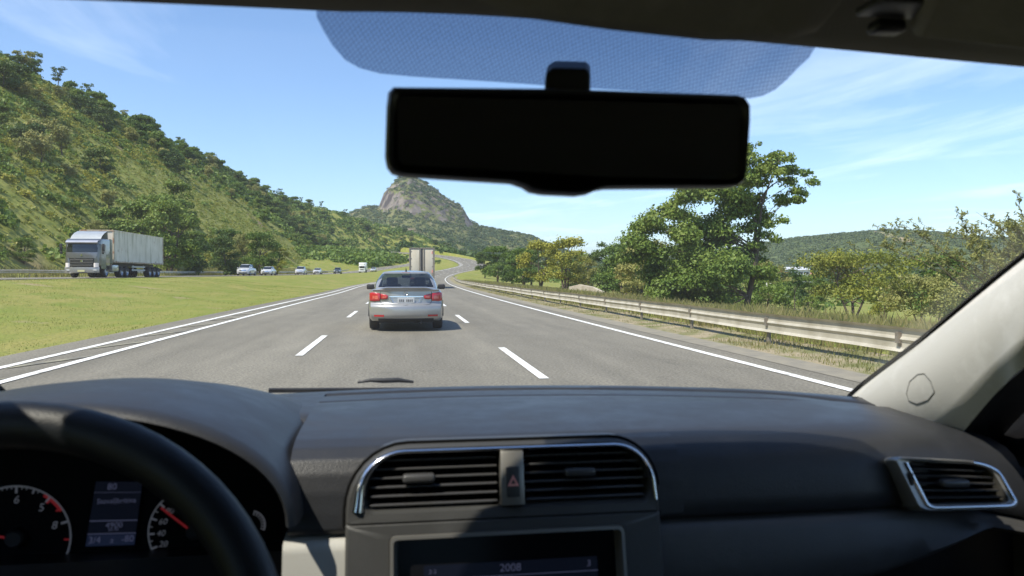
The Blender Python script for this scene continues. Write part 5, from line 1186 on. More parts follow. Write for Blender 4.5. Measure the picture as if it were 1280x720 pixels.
# town roofs down in the valley
M['white_wall'] = mat('white_wall', (0.74, 0.73, 0.70), 0.8, col2=(0.62, 0.60, 0.56), nscale=0.8)
M['tile_roof'] = mat('tile_roof', (0.45, 0.20, 0.12), 0.85, col2=(0.33, 0.15, 0.10), nscale=1.4)
M['metal_roof'] = mat('metal_roof', (0.72, 0.73, 0.75), 0.45, 0.2, col2=(0.6, 0.6, 0.6), nscale=0.6)
M['win_dark'] = mat('win_dark', (0.03, 0.035, 0.04), 0.2)
def house(name, u, v, d, w, dp, h, roofm, rh, label, rz=0.3, nwin=3):
    p = at(u, v, d); root = empty(name, p, rz)
    b = MB(); b.box((0, 0, h/2-4), (w, dp, h+8)); b.build('wall', M['white_wall'], root)
    r = MB(); o = 0.5; r.prism([(-w/2-o, h), (w/2+o, h), (w/2+o, h+0.25), (0, h+rh), (-w/2-o, h+0.25)] if rh > 0.9 and w < dp else [(-dp/2-o, h), (dp/2+o, h), (dp/2+o, h+0.25), (0, h+rh), (-dp/2-o, h+0.25)], 'y' if rh > 0.9 and w < dp else 'x', *((-dp/2-o, dp/2+o) if rh > 0.9 and w < dp else (-w/2-o, w/2+o))); r.build('roof', roofm, root, smooth=False)
    for k in range(nwin):
        MB().box((-w/2+w*(k+0.5)/nwin, -dp/2, h*0.52), (w/nwin*0.4, 0.16, h*0.36)).build('window', M['win_dark'], root)
    return tag(root, label, 'building', 'buildings in the valley')
house('warehouse', 985, 345.5, 420, 20, 14, 3.6, M['metal_roof'], 2.0, 'long white building with a pale metal roof in the valley town', 0.15, 5)
house('house', 968, 346.5, 400, 8, 7, 2.8, M['tile_roof'], 2.0, 'small white house with an orange tiled roof beside the metal roofed building', 0.5)
house('house', 955, 347.5, 410, 11, 8, 2.4, M['metal_roof'], 1.4, 'low pale house at the tree side of the valley town', -0.2)
house('house', 976, 348.5, 380, 9, 6, 2.2, M['tile_roof'], 1.5, 'low house with a brownish roof in front of the metal roofed building', 0.2)
house('house', 1007, 348.5, 430, 7, 7, 2.4, M['tile_roof'], 1.6, 'lone small house at the right end of the valley town', 0.4, 2)

# ------------------------------------------------------------------ vehicles
def paint(name, col, metal=0.5, rough=0.28, dirt=None):
    return mat(name, col, rough, metal, coat=0.9, spec=0.5, col2=dirt or tuple(c*0.86 for c in col), nscale=1.6)
def wheel(root, x, y, r, w, name='wheel', rim_k=0.64, side=1, rimm=None):
    t = MB(); t.lathe([(r*0.62, -w/2), (r*0.90, -w/2), (r*0.985, -w*0.38), (r, -w*0.2), (r, w*0.2), (r*0.985, w*0.38), (r*0.90, w/2), (r*0.62, w/2)], 'x', 28, 0, Matrix.Translation((x, y, r)))
    o = t.build(name, M['tyre'], root)
    k = MB(); s = side; k.lathe([(0.0001, s*w*0.34), (r*0.12, s*w*0.36), (r*0.16, s*w*0.30), (r*0.50, s*w*0.22), (r*0.56, s*w*0.40), (r*rim_k, s*w*0.48), (r*rim_k, -s*w*0.3)], 'x', 20, 0, Matrix.Translation((x, y, r))); k.build('rim', rimm or M['rim'], o)
    return o
def body_loft(st, hp=None, rear_prof=None, front_prof=None, nx=9):
    """stations: (y, half width, z sill, z shoulder, z top); each half ring has 10 points"""
    mb = MB(); rings = []
    for (y, w, zb, zs, zt) in st:
        zf = [0.0, 0.02, 0.09, 0.18, 0.27, 0.36, 0.43, 0.48, 0.53, 0.58, 0.64, 0.72, 0.80, 0.88, 0.94, 0.98]
        wf = np.interp(zf, [0, 0.02, 0.09, 0.27, 0.55, 0.80, 0.94, 0.98], [0.91, 0.93, 0.975, 0.992, 1.0, 0.985, 0.955, 0.935])
        half = [(0.0, zb), (w*0.72, zb)]+[(w*b, zb+(zs-zb)*a) for a, b in zip(zf, wf)]+[(w*0.90, zs+0.012), (w*0.55, zt-0.004), (0.0, zt)]
        ring = [(x, z) for x, z in half]+[(-x, z) for x, z in half[-2:0:-1]]
        rings.append([Vector((x, y+(rear_prof(x, z, w) if rear_prof else 0)*max(0, 1-(y-st[0][0])/0.5), z)) for x, z in ring])
    mb.loft(rings)
    n = len(rings[0]); m = n//2
    for r_, fl in ((rings[0], False), (rings[-1], True)):
        V = []; 
        y0 = (st[-1] if fl else st[0])[0]; w0 = (st[-1] if fl else st[0])[1]
        rows = []
        for i in range(m+1):
            a = r_[i]; b = r_[(n-i) % n]; row = []
            for k in range(nx+1):
                t = k/nx; p = a.lerp(b, t); 
                if not fl and rear_prof: p.y = y0+rear_prof(p.x, p.z, w0)
                if fl and front_prof: p.y = y0+front_prof(p.x, p.z, w0)-(front_prof(a.x, a.z, w0))*0
                row.append(p)
            rows.append(row)
        mb.loft(rows, closed=False)
    return mb
def cabin_fn(y0b, y1b, wb, zb, y0r, y1r, wr, zr, ex=0.30, crown=0.05):
    """greenhouse surface: a = angle round the plan, t = 0 belt .. 1 roof edge"""
    def f(a, t, off=0.0):
        c, s = math.cos(a), math.sin(a); sc = abs(c)**ex*(1 if c > 0 else -1); ss = abs(s)**ex*(1 if s > 0 else -1)
        k = t**1.0; bul = 0.035*math.sin(math.pi*t)
        ya, yb_ = y0b+(y0r-y0b)*k, y1b+(y1r-y1b)*k; w = wb+(wr-wb)*(t**1.25)+bul*0.6
        x = w*sc; y = (ya+yb_)/2+(yb_-ya)/2*ss; z = zb+(zr-zb)*math.sin(t*math.pi/2)**0.92 if False else zb+(zr-zb)*t**0.9
        return Vector((x+off*c, y+off*s, z+off*0.5))
    return f
def make_cabin(root, fn, roof_z, paintm, glassm, wins, n=96, m=18, roof_crown=0.05, levels=None):
    """faces inside a window's angle/height range go to that window's mesh"""
    A = [2*math.pi*k/n for k in range(n)]; T = [i/m for i in range(m+1)]
    P = [[fn(a, t) for a in A] for t in T]; body = MB(); V = [p for r_ in P for p in r_]; F = []; WF = {w[0]+str(i): [] for i, w in enumerate(wins)}
    for i in range(m):
        for k in range(n):
            a = (A[k]+math.pi/n) % (2*math.pi); t = (T[i]+T[i+1])/2; f = (i*n+k, i*n+(k+1) % n, (i+1)*n+(k+1) % n, (i+1)*n+k); hit = None
            p = (P[i][k]+P[i+1][(k+1) % n])/2
            for q, w in enumerate(wins):
                if w[1](a, t, p): hit = w[0]+str(q); break
            (WF[hit] if hit else F).append(f)
    body.add(V, F)
    # roof dome
    base = len(body.v)-n; cen = sum((P[m][k] for k in range(n)), Vector())/n; prev = [P[m][k] for k in range(n)]; rings = [prev]
    for q in (0.94, 0.8, 0.55, 0.28): rings.append([cen+(p-cen)*q+Vector((0, 0, roof_crown*(1-q**2.2))) for p in prev])
    body.loft(rings, cap1=True)
    bmx = body
    for i, w in enumerate(wins):
        fs = WF[w[0]+str(i)]
        if not fs: continue
        used_ = sorted({j for f in fs for j in f}); mp_ = {j: q for q, j in enumerate(used_)}
        mb = MB(); mb.add([V[j]*1.0 for j in used_], [tuple(mp_[j] for j in f) for f in fs]); mb.build(w[0], glassm, root, sharp=80)
    return body

def mirrors(root, x, y, z, m, sx=0.19, sz_=0.13):
    for s in (-1, 1):
        b = MB(); b.box((s*(x+sx*0.55), y, z), (sx, 0.11, sz_), 0.035, 3); b.box((s*(x+0.01), y+0.02, z-0.03), (0.10, 0.05, 0.03), 0.01, 1); b.build('door_mirror', m, root)

# --- the silver saloon ahead
def silver_saloon():
    root = empty('saloon_car'); pm = paint('silver_paint', (0.36, 0.36, 0.355), 0.45, 0.28); 
    def rp(x, z, w):
        q = (abs(x)/0.9)**2.6*0.30
        if z < 0.34: v = 0.05+(0.34-z)*0.5
        elif z < 0.60: v = 0.0+0.012*((z-0.47)/0.13)**2
        elif z < 0.66: v = 0.012+(z-0.60)*1.5
        elif z < 0.97: v = 0.102+(z-0.66)*0.06
        else: v = 0.115-(z-0.97)*1.0
        return q+v
    st = [(0.0, 0.845, 0.285, 0.955, 1.045), (0.06, 0.862, 0.25, 0.962, 1.055), (0.16, 0.876, 0.235, 0.97, 1.060), (0.35, 0.890, 0.225, 0.975, 1.055), (0.70, 0.905, 0.22, 0.975, 1.045), (1.0, 0.910, 0.21, 0.97, 1.02), (2.0, 0.905, 0.20, 0.955, 1.0), (3.2, 0.90, 0.20, 0.93, 0.98), (3.55, 0.895, 0.20, 0.91, 0.97), (4.0, 0.88, 0.21, 0.84, 0.89), (4.35, 0.84, 0.24, 0.74, 0.78), (4.55, 0.74, 0.30, 0.62, 0.65), (4.60, 0.64, 0.36, 0.55, 0.57)]
    bl = body_loft(st, rear_prof=rp); bo_ = bl.build('body', pm, root, sharp=55)
    fn = cabin_fn(0.74, 3.72, 0.800, 0.985, 1.35, 2.75, 0.575, 1.420, ex=0.26)
    rear = lambda a, t, p: a > math.pi and abs(p.x) < 0.70-0.17*t and 0.10 < t < 0.90 and p.y < 1.5 and abs(math.sin(a)) > 0.25
    front = lambda a, t, p: a < math.pi and abs(p.x) < 0.70-0.15*t and 0.06 < t < 0.92 and p.y > 2.6
    side = lambda sgn: (lambda a, t, p: p.x*sgn > 0.4 and 0.08 < t < 0.88 and 1.15 < p.y < 3.2 and not 2.02 < p.y < 2.12)
    cb = make_cabin(root, fn, 1.42, pm, M['car_glass'], [('rear_window', rear), ('windscreen', front), ('side_window', side(1)), ('side_window', side(-1))], n=160, m=30, roof_crown=0.045)
    cb.build('roof', pm, root, sharp=60)
    fl_ = MB().box((0, 2.2, 0.985), (1.50, 2.9, 0.02)); fl_.build('parcel_shelf', M['seat_cloth'], root)
    for x in (-0.37, 0.37):
        for y, z in ((1.72, 1.13), (2.45, 1.17)):
            MB().box((x, y, z), (0.30 if y > 2 else 0.26, 0.10, 0.22 if y > 2 else 0.15), 0.05, 3).build('headrest', M['seat_cloth'], root)
        MB().box((x, 2.47, 1.02), (0.50, 0.12, 0.16), 0.05, 3).build('seat', M['seat_cloth'], root)
    MB().box((0, 2.78, 1.30), (0.24, 0.02, 0.07), 0.01, 1).build('inside_mirror', M['seat_cloth'], root)
    # tail lamps: an outer lamp on the wing and an inner one on the boot lid
    for s in (-1, 1):
        lamp = MB(); out = [(0.895, 0.91), (0.80, 0.925), (0.62, 0.905), (0.615, 0.78), (0.62, 0.72), (0.78, 0.705), (0.875, 0.72), (0.90, 0.78)]
        inn = [(0.605, 0.895), (0.50, 0.875), (0.435, 0.855), (0.425, 0.81), (0.445, 0.765), (0.53, 0.755), (0.605, 0.76)]
        def yr(x, z): return rp(x, z, 0.9)
        for poly, nm in ((out, 'tail_light'), (inn, 'tail_light')):
            lamp = MB(); poly2 = [(min(x, 0.872), z) for x, z in poly]; c = (sum(p[0] for p in poly2)/len(poly2), sum(p[1] for p in poly2)/len(poly2))
            R0 = [Vector((s*x, yr(x, z)+0.03, z)) for x, z in poly2]; R1 = [Vector((s*x, yr(x, z)-0.012, z)) for x, z in poly2]; R2 = [Vector((s*(c[0]+(x-c[0])*0.9), yr(c[0]+(x-c[0])*0.9, c[1]+(z-c[1])*0.9)-0.024, c[1]+(z-c[1])*0.9)) for x, z in poly2]; R3 = [Vector((s*(c[0]+(x-c[0])*0.45), yr(c[0]+(x-c[0])*0.45, c[1]+(z-c[1])*0.45)-0.027, c[1]+(z-c[1])*0.45)) for x, z in poly2]
            lamp.loft([R0, R1, R2, R3], cap1=True); o = lamp.build(nm, M['tail_red'], root, sharp=70)
            # pale reflector window in the lamp
            zz0, zz1, xa, xb = (0.765, 0.845, 0.665, 0.80) if nm and poly is out else (0.795, 0.835, 0.47, 0.565)
            q = MB(); q.loft([[Vector((s*x, yr(x, z)-0.030, z)) for x in np.linspace(xa, xb, 5)] for z in (zz0, (zz0+zz1)/2, zz1)], closed=False); q.build('lens', M['tail_amber'], o)
        rf_ = MB(); rf_.loft([[Vector((s*x, rp(x, z, 0.9)-0.006, z)) for x in np.linspace(0.52, 0.76, 6)] for z in (0.345, 0.368, 0.39)], closed=False); rf_.build('reflector', M['tail_red'], root)
        dk = MB().box((s*0.30, 0.35, 0.20), (0.09, 0.5, 0.07), 0.02, 2); 
    # plate recess, plate, boot edge, badge ring
    rc = MB(); o1 = [(-0.40, 0.81), (0.40, 0.81), (0.335, 0.665), (-0.335, 0.665)]
    rc.loft([[Vector((x, rp(x, z, 0.9)-0.004, z)) for x, z in o1], [Vector((x*0.93, rp(x*0.9, z, 0.9)+0.0-0.003, 0.735+(z-0.735)*0.86)) for x, z in o1]], cap1=True); rc.build('plate_recess', paint('silver_shade', (0.36, 0.37, 0.38), 0.6, 0.25), root, smooth=False)
    gt = MB(); gt.loft([[Vector((x, rp(x, z, 0.9)-0.014, z)) for x in np.linspace(-0.41, 0.41, 9)] for z in (0.812, 0.835)], closed=False); gt.build('boot_strip', M['chrome'], root)
    pl = MB().box((0, rp(0, .73, .9)-0.010, 0.735), (0.40, 0.012, 0.125), 0.004, 1, rot=Matrix.Rotation(R(5), 3, 'X')); po = pl.build('number_plate', M['plate'], root)
    ink = MB(); 
    for k, wv in enumerate((0.026, 0.022, 0.028, 0.0, 0.024, 0.03, 0.022, 0.026)):
        if wv: ink.box((-0.148+k*0.0415, rp(0, .73, .9)-0.0185, 0.730), (wv, 0.003, 0.058), 0, 1, rot=Matrix.Rotation(R(5), 3, 'X'))
    # the characters are unreadable in the photograph: worn grey marks only
    ib = ink.build('plate_marks', M['plate_ink'], po, smooth=False)
    bdg = MB(); yb_ = rp(0, .90, .9); bdg.lathe([(0.034, -0.012), (0.044, -0.020), (0.052, -0.012), (0.044, -0.004), (0.034, -0.012)], 'y', 24, 0, Matrix.Translation((0, yb_, 0.905))); bdg.box((0, yb_-0.012, 0.905), (0.05, 0.008, 0.014)); bdg.build('badge', M['chrome'], root)
    # boot lip, shut lines, bumper crease
    lip = MB(); lip.loft([[Vector((x, rp(x, z, 0.9)+dy, z)) for x in np.linspace(-0.80, 0.80, 17)] for z, dy in ((1.000, 0.06), (0.995, 0.006), (0.988, -0.008), (0.972, -0.009), (0.950, -0.002))], closed=False); lip.build('boot_lip', pm, root)
    sl = MB(); 
    pth = [(-0.61, 0.955), (-0.612, 0.70), (-0.56, 0.635), (-0.48, 0.625), (0, 0.62), (0.48, 0.625), (0.56, 0.635), (0.612, 0.70), (0.61, 0.955)]
    sl.tube([Vector((x, rp(x, z, 0.9)-0.001, z)) for x, z in pth], 0.0045, 6); sl.build('boot_gap', M['dark_plastic'], root)
    vl = MB(); vl.loft([[Vector((x, rp(x, z, 0.86)-0.006+dy, z)) for x in np.linspace(-0.66, 0.66, 13)] for z, dy in ((0.30, -0.002), (0.285, -0.012), (0.25, 0.02), (0.21, 0.10))], closed=False); vl.build('lower_valance', M['dark_plastic'], root)
    cr = MB(); cr.tube([Vector((x, rp(x, 0.335, 0.9)-0.002, 0.328)) for x in np.linspace(-0.80, 0.80, 15)], 0.010, 6); cr.build('bumper_crease', pm, root)
    MB().box((0, 0.75, 0.24), (1.30, 0.9, 0.10)).build('underbody', M['dark_plastic'], root)
    ex_ = MB(); ex_.tube([(0.36, 0.14, 0.20), (0.36, 0.60, 0.22)], 0.03, 12); ex_.build('exhaust', M['dark_plastic'], root)
    an = MB(); an.tube([(0, 1.50, 1.455), (0, 1.40, 1.52)], [0.018, 0.006], 8); an.box((0, 1.51, 1.457), (0.05, 0.12, 0.02), 0.008, 1); an.build('aerial', M['dark_plastic'], root)
    bk_ = MB(); bk_.box((0, 1.33, 1.40), (0.22, 0.02, 0.012)); bk_.build('brake_light', M['tail_red'], root)
    for x in (-0.775, 0.775):
        for y in (0.92, 3.65): wheel(root, x, y, 0.325, 0.235, side=1 if x > 0 else -1)
        for y in (0.92, 3.65):
            a = MB(); a.lathe([(0.325*1.0, 0), (0.385, 0.0), (0.385, 0.02), (0.325, 0.02)], 'x', 28, 0, Matrix.Translation((0.893 if x > 0 else -0.913, y, 0.335)), arc=math.pi, start=0); a.build('wheel_arch', M['dark_plastic'], root)
    mirrors(root, 0.86, 2.95, 1.02, M['dark_plastic'], 0.20, 0.14)
    return root
S = silver_saloon(); S.location = (0.14, 18.25, 0.012); S.rotation_euler = (0, 0, R(-0.5))
tag(S, 'silver saloon car with red tail lamps driving just ahead in our lane', 'car')

# --- oncoming cars, front towards us: built with the front at y = 0 facing -y
def oncoming(kind, name, col, label, u, d, lamps=True, dark_front=False):
    root = empty(name); pm = paint(name+'_paint', col, 0.25 if col[0] > 0.5 else 0.55, 0.3)
    H = {'hatch': 1.48, 'saloon': 1.45, 'suv': 1.70, 'pickup': 1.72, 'van': 1.75}[kind]; W = 0.87 if kind in ('hatch', 'saloon') else 0.92; L = {'hatch': 3.95, 'saloon': 4.4, 'suv': 4.5, 'pickup': 5.1, 'van': 4.4}[kind]
    k = H/1.48; bz = 0.93*k; hood = 0.86*k
    def fp(x, z, w): return (abs(x)/0.9)**2.4*0.28+max(0, (0.42-z))*0.25+max(0, z-0.62)*0.35
    st = [(0.0, W-0.06, 0.26, hood*0.86, hood*0.90), (0.12, W-0.02, 0.23, hood*0.90, hood*0.95), (0.45, W, 0.22, hood*0.95, hood*1.01), (1.0, W+0.01, 0.22, bz*0.985, bz*1.03), (1.3, W+0.01, 0.22, bz, bz*1.04), (L-0.5, W+0.01, 0.22, bz, bz*1.03), (L-0.1, W-0.02, 0.28, bz*0.97, bz), (L, W-0.08, 0.34, bz*0.92, bz*0.95)]
    body_loft(st, rear_prof=fp).build('body', pm, root, sharp=50)
    yr0, yr1 = (1.75, 3.05) if kind == 'pickup' else (1.75, L-0.9 if kind in ('suv', 'van', 'hatch') else 3.2); yb1 = 3.35 if kind == 'pickup' else L-0.25 if kind != 'saloon' else 3.95
    fn = cabin_fn(0.95, yb1, W-0.10, bz+0.01, yr0, yr1, W-0.28, H-0.04, ex=0.28)
    front = lambda a, t, p: a > math.pi and abs(p.x) < (W-0.18)-0.13*t and 0.06 < t < 0.92 and p.y < 1.9 and abs(math.sin(a)) > 0.3
    side = lambda sg: (lambda a, t, p: p.x*sg > 0.35 and 0.08 < t < 0.88 and 1.45 < p.y < yb1-0.3)
    make_cabin(root, fn, H, pm, M['dark_glass'], [('windscreen', front), ('side_window', side(1)), ('side_window', side(-1))], n=80, m=12, roof_crown=0.04).build('roof', pm, root, sharp=60)
    for s in (-1, 1):
        hl_ = MB(); zc = hood*0.78; hl_.loft([[Vector((s*x, fp(x, z, W)-0.012, z)) for x in np.linspace(W*0.58, W*0.93, 5)] for z in (zc-0.075, zc, zc+0.07)], closed=False); hl_.build('headlight', M['headlamp'], root)
        for y in (0.85, L-0.85): wheel(root, s*(W-0.08), y, 0.33*(1.1 if kind in ('suv', 'pickup') else 1.0), 0.22, side=s)
    g_ = MB(); g_.loft([[Vector((x, fp(x, z, W)-0.014, z)) for x in np.linspace(-W*0.52, W*0.52, 7)] for z in (hood*0.70, hood*0.78, hood*0.84)], closed=False); g_.build('grille', M['chrome'] if not dark_front else M['dark_plastic'], root)
    g_ = MB(); g_.loft([[Vector((x, fp(x, z, W)-0.014, z)) for x in np.linspace(-W*0.66, W*0.66, 7)] for z in (0.30, 0.38, 0.46)], closed=False); g_.build('air_intake', M['dark_plastic'], root)
    n_ = MB().box((0, fp(0, .5, W)-0.02, 0.52), (0.40, 0.015, 0.12)); n_.build('number_plate', M['plate'], root)
    mirrors(root, W-0.02, 1.35, bz+0.06, pm, 0.18, 0.14)
    if kind == 'pickup':
        b = MB(); b.box((0, L-0.95, bz+0.02), (2*W-0.30, 1.6, 0.06)); b.build('load_bed', M['dark_plastic'], root)
        rb_ = MB(); rb_.tube([(-W+0.16, 3.50, bz), (-W+0.22, 3.50, H-0.12), (W-0.22, 3.50, H-0.12), (W-0.16, 3.50, bz)], 0.035, 8); rb_.build('roll_bar', M['chrome'], root)
    if kind in ('suv', 'van'):
        for s in (-1, 1): rl = MB(); rl.tube([(s*(W-0.30), 1.9, H), (s*(W-0.30), 3.5, H+0.02)], 0.022, 6); rl.build('roof_rail', M['dark_plastic'], root)
    x = at(u, 345, d).x; root.location = (x, d, float(ZO(d))+0.005)
    dxdy = float(XO(d+2)-XO(d-2))/4; root.rotation_euler = (0, 0, -math.atan(dxdy))
    return tag(root, label, 'car', 'cars coming towards us beyond the median')
oncoming('pickup', 'pickup_truck', (0.62, 0.63, 0.64), 'silver white pickup first in the line behind the lorry', 303, 118)
oncoming('saloon', 'white_car', (0.78, 0.78, 0.77), 'clean white saloon following the silver pickup', 332, 128)
oncoming('suv', 'sport_utility_car', (0.66, 0.66, 0.65), 'pale tall off-road car third in the oncoming line', 374, 160)
oncoming('hatch', 'small_car', (0.70, 0.70, 0.68), 'small white car with a dark roof area behind the tall off-road car', 395.5, 180, dark_front=True)
oncoming('suv', 'dark_car', (0.10, 0.12, 0.12), 'dark green grey car in front of the white delivery lorry', 421, 205, dark_front=True)
oncoming('van', 'light_van', (0.58, 0.57, 0.55), 'pale van last in the oncoming line behind the white lorry', 465.5, 290)

# white delivery lorry far in the oncoming line
def box_lorry(label, u, d):
    root = empty('delivery_lorry'); pm = paint('lorry_white', (0.80, 0.80, 0.78), 0.0, 0.4)
    c = MB(); c.box((0, 0.95, 1.45), (2.05, 1.9, 1.9), 0.16, 3); c.build('cab', pm, root)
    b = MB(); b.box((0, 4.6, 2.15), (2.35, 5.2, 2.5), 0.04, 2); b.build('box_body', pm, root)
    w = MB(); w.loft([[Vector((x, -0.012, z)) for x in np.linspace(-0.86, 0.86, 5)] for z in (1.55, 1.9, 2.18)], closed=False); w.build('windscreen', M['dark_glass'], root)
    d_ = MB(); d_.box((0, 1.0, 2.75), (1.9, 1.4, 0.8), 0.2, 3); d_.build('roof_deflector', pm, root)
    g = MB(); g.box((0, -0.01, 0.98), (1.1, 0.04, 0.30), 0.02, 1); g.build('grille', M['dark_plastic'], root)
    bp = MB(); bp.box((0, 0.02, 0.58), (2.1, 0.2, 0.32), 0.05, 2); bp.build('bumper', pm, root)
    for s in (-1, 1):
        h = MB(); h.box((s*0.80, -0.02, 0.98), (0.32, 0.06, 0.20), 0.04, 2); h.build('headlight', M['headlamp'], root)
        m = MB(); m.box((s*1.18, 0.12, 1.75), (0.14, 0.06, 0.42), 0.03, 2); m.build('door_mirror', M['dark_plastic'], root)
        for y in (0.9, 5.6): wheel(root, s*0.92, y, 0.45, 0.28, side=s)
    ch = MB(); ch.box((0, 4.0, 0.72), (0.9, 6.0, 0.25)); ch.build('chassis', M['dark_plastic'], root)
    root.location = (at(u, 345, d).x, d, float(ZO(d))); dxdy = float(XO(d+2)-XO(d-2))/4; root.rotation_euler = (0, 0, -math.atan(dxdy)); return tag(root, label, 'lorry')
box_lorry('white delivery lorry near the end of the oncoming line', 452.5, 255)

# --- the articulated lorry with the container, oncoming at left
def container_mat():
    m = bpy.data.materials.new('dirty_container'); m.use_nodes = True
    n, l = m.node_tree.nodes, m.node_tree.links; b = n['Principled BSDF']; b.inputs['Roughness'].default_value = 0.65
    t = n.new('ShaderNodeTexCoord')
    def nz(sc, st=(1, 1, 1), det=6):
        q = n.new('ShaderNodeMapping'); q.inputs['Scale'].default_value = st; l.new(t.outputs['Object'], q.inputs[0]); x = n.new('ShaderNodeTexNoise'); x.inputs['Scale'].default_value = sc; x.inputs['Detail'].default_value = det; l.new(q.outputs[0], x.inputs[0]); return x.outputs[0]
    def rg(s, a, b_):
        r = n.new('ShaderNodeMapRange'); r.inputs[1].default_value = a; r.inputs[2].default_value = b_; l.new(s, r.inputs[0]); return r.outputs[0]
    def mx(f, a, b_):
        x = n.new('ShaderNodeMix'); x.data_type = 'RGBA'; l.new(f, x.inputs[0])
        for k, c in ((6, a), (7, b_)):
            if isinstance(c, tuple): x.inputs[k].default_value = (*c, 1)
            else: l.new(c, x.inputs[k])
        return x.outputs[2]
    c = mx(rg(nz(0.8), 0.35, 0.7), (0.80, 0.74, 0.66), (0.68, 0.62, 0.54))
    c = mx(rg(nz(1.4, (1.6, 1.6, 0.22)), 0.50, 0.70), c, (0.42, 0.39, 0.29))          # run-down streaks
    c = mx(rg(nz(1.1), 0.64, 0.72), c, (0.40, 0.36, 0.27))
    c = mx(rg(nz(2.3, (1.5, 1.5, 0.5)), 0.68, 0.73), c, (0.30, 0.15, 0.08))          # rust
    l.new(c, b.inputs['Base Color']); return m
M['container'] = container_mat()
M['rust_edge'] = mat('rust_edge', (0.50, 0.44, 0.34), 0.8, col2=(0.33, 0.17, 0.10), nscale=3.0, lo=0.45, hi=0.62)
M['lorry_paint'] = paint('lorry_paint', (0.20, 0.205, 0.20), 0.6, 0.3)
M['lorry_side'] = paint('lorry_side', (0.10, 0.105, 0.075), 0.4, 0.35)
def articulated():
    root = empty('articulated_lorry'); pm = M['lorry_paint']
    # cab, front at y=0 facing -y
    sec = []
    for (y, w, z0, z1) in ((0.02, 1.12, 0.95, 3.02), (0.10, 1.20, 0.92, 3.12), (0.28, 1.245, 0.92, 3.22), (0.8, 1.25, 0.92, 3.28), (1.6, 1.25, 0.92, 3.30), (2.15, 1.24, 0.92, 3.30)):
        r = rrect(2*w, z1-z0, 0.14, 4, 0, (z0+z1)/2); sec.append([Vector((x, y+max(0, (z-2.0))*0.16*(1-min(1, y/1.2)), z)) for x, z in r])
    cb = MB(); cb.loft(sec, cap0=True, cap1=True); cab = cb.build('cab', pm, root, sharp=50)
    def fr_(x, z, off=0.0): return Vector((x, 0.02+max(0, z-2.0)*0.16+0.10*(abs(x)/1.2)**4-off, z))
    def fpan(name, zs, xs, m, off, par=cab):
        b = MB(); b.loft([[fr_(x*k, z, off) for x in np.linspace(-1, 1, 11)] for z, k in zip(zs, xs)], closed=False); return b.build(name, m, par, sharp=60)
    fpan('windscreen', (2.12, 2.4, 2.72, 2.90), (1.10, 1.11, 1.09, 1.06), M['dark_glass'], 0.035, root)
    vs_ = MB(); vs_.loft([[fr_(x, z, o) for x in np.linspace(-1.14, 1.14, 11)] for z, o in ((2.86, 0.03), (2.85, 0.24), (2.93, 0.30), (3.06, 0.20), (3.10, 0.04))], closed=False); vs_.build('sun_visor', paint('visor_pale', (0.55, 0.55, 0.60), 0.4, 0.3), root)
    fpan('front_panel', (1.62, 1.85, 2.04, 2.10), (0.98, 1.06, 1.11, 1.11), paint('lorry_front', (0.22, 0.22, 0.23), 0.55, 0.28), 0.05, root)
    gr = fpan('grille', (0.86, 1.2, 1.50, 1.60), (0.70, 0.84, 0.88, 0.86), M['dark_plastic'], 0.055, root)
    for z, k in ((1.50, 0.82), (1.37, 0.83), (1.24, 0.80), (1.11, 0.76), (0.98, 0.72)):
        b = MB(); b.tube([fr_(x*k, z, 0.075) for x in np.linspace(-1, 1, 9)], 0.022, 6); b.build('grille_bar', M['satin_dark'], gr)
    bd_ = MB(); bd_.box((0, -0.06, 1.37), (0.16, 0.03, 0.16), 0.01, 1); bd_.build('badge', M['chrome'], gr)
    bd_ = MB(); bd_.prism([(-0.09, 1.80), (0.09, 1.80), (0.05, 1.90), (0, 1.96), (-0.05, 1.90)], 'y', -0.07, -0.04); bd_.build('badge', M['chrome'], cab)
    bp = MB(); bp.loft([[Vector((x, y0+0.13*(abs(x)/1.2)**4, z)) for x in np.linspace(-1.24, 1.24, 13)] for y0, z in ((0.05, 0.90), (-0.10, 0.84), (-0.13, 0.62), (-0.10, 0.42), (0.1, 0.36))], closed=False); bp.build('bumper', paint('bumper_grey', (0.36, 0.36, 0.35), 0.4, 0.35), root)
    pn = MB(); pn.box((0, -0.15, 0.56), (0.50, 0.02, 0.15)); pn.build('number_plate', mat('plate_yellow', (0.62, 0.60, 0.32), 0.5), root)
    ml = mat('lorry_lamp', (0.70, 0.66, 0.64), 0.15, emit=(1.0, 0.88, 0.82), estr=0.12)
    for s in (-1, 1):
        h = MB(); h.loft([[Vector((s*x, -0.02+0.13*(abs(x)/1.2)**4-o, z)) for x, o in ((0.86, 0.05), (0.95, 0.10), (1.08, 0.10), (1.18, 0.04))] for z in (0.86, 0.98, 1.12, 1.22)], closed=False); h.build('headlight', ml, root)
        f_ = MB(); f_.box((s*0.95, -0.08, 0.62), (0.26, 0.05, 0.10), 0.02, 1); f_.build('fog_lamp', M['headlamp'], root)
        sw_ = MB(); sw_.box((s*1.253, 0.80, 2.42), (0.02, 0.82, 0.66), 0.008, 1); sw_.build('side_window', M['dark_glass'], root)
        dr = MB(); dr.box((s*1.25, 0.83, 1.75), (0.016, 1.02, 2.05), 0.006, 1); dr.build('door', M['lorry_side'], cab)
        mr = MB(); mr.box((s*1.50, 0.10, 2.50), (0.20, 0.12, 0.62), 0.04, 2); mr.box((s*1.48, 0.10, 2.06), (0.17, 0.10, 0.22), 0.03, 2); mr.tube([(s*1.2, 0.14, 2.74), (s*1.46, 0.12, 2.70)], 0.02, 6); mr.build('door_mirror', M['dark_plastic'], root)
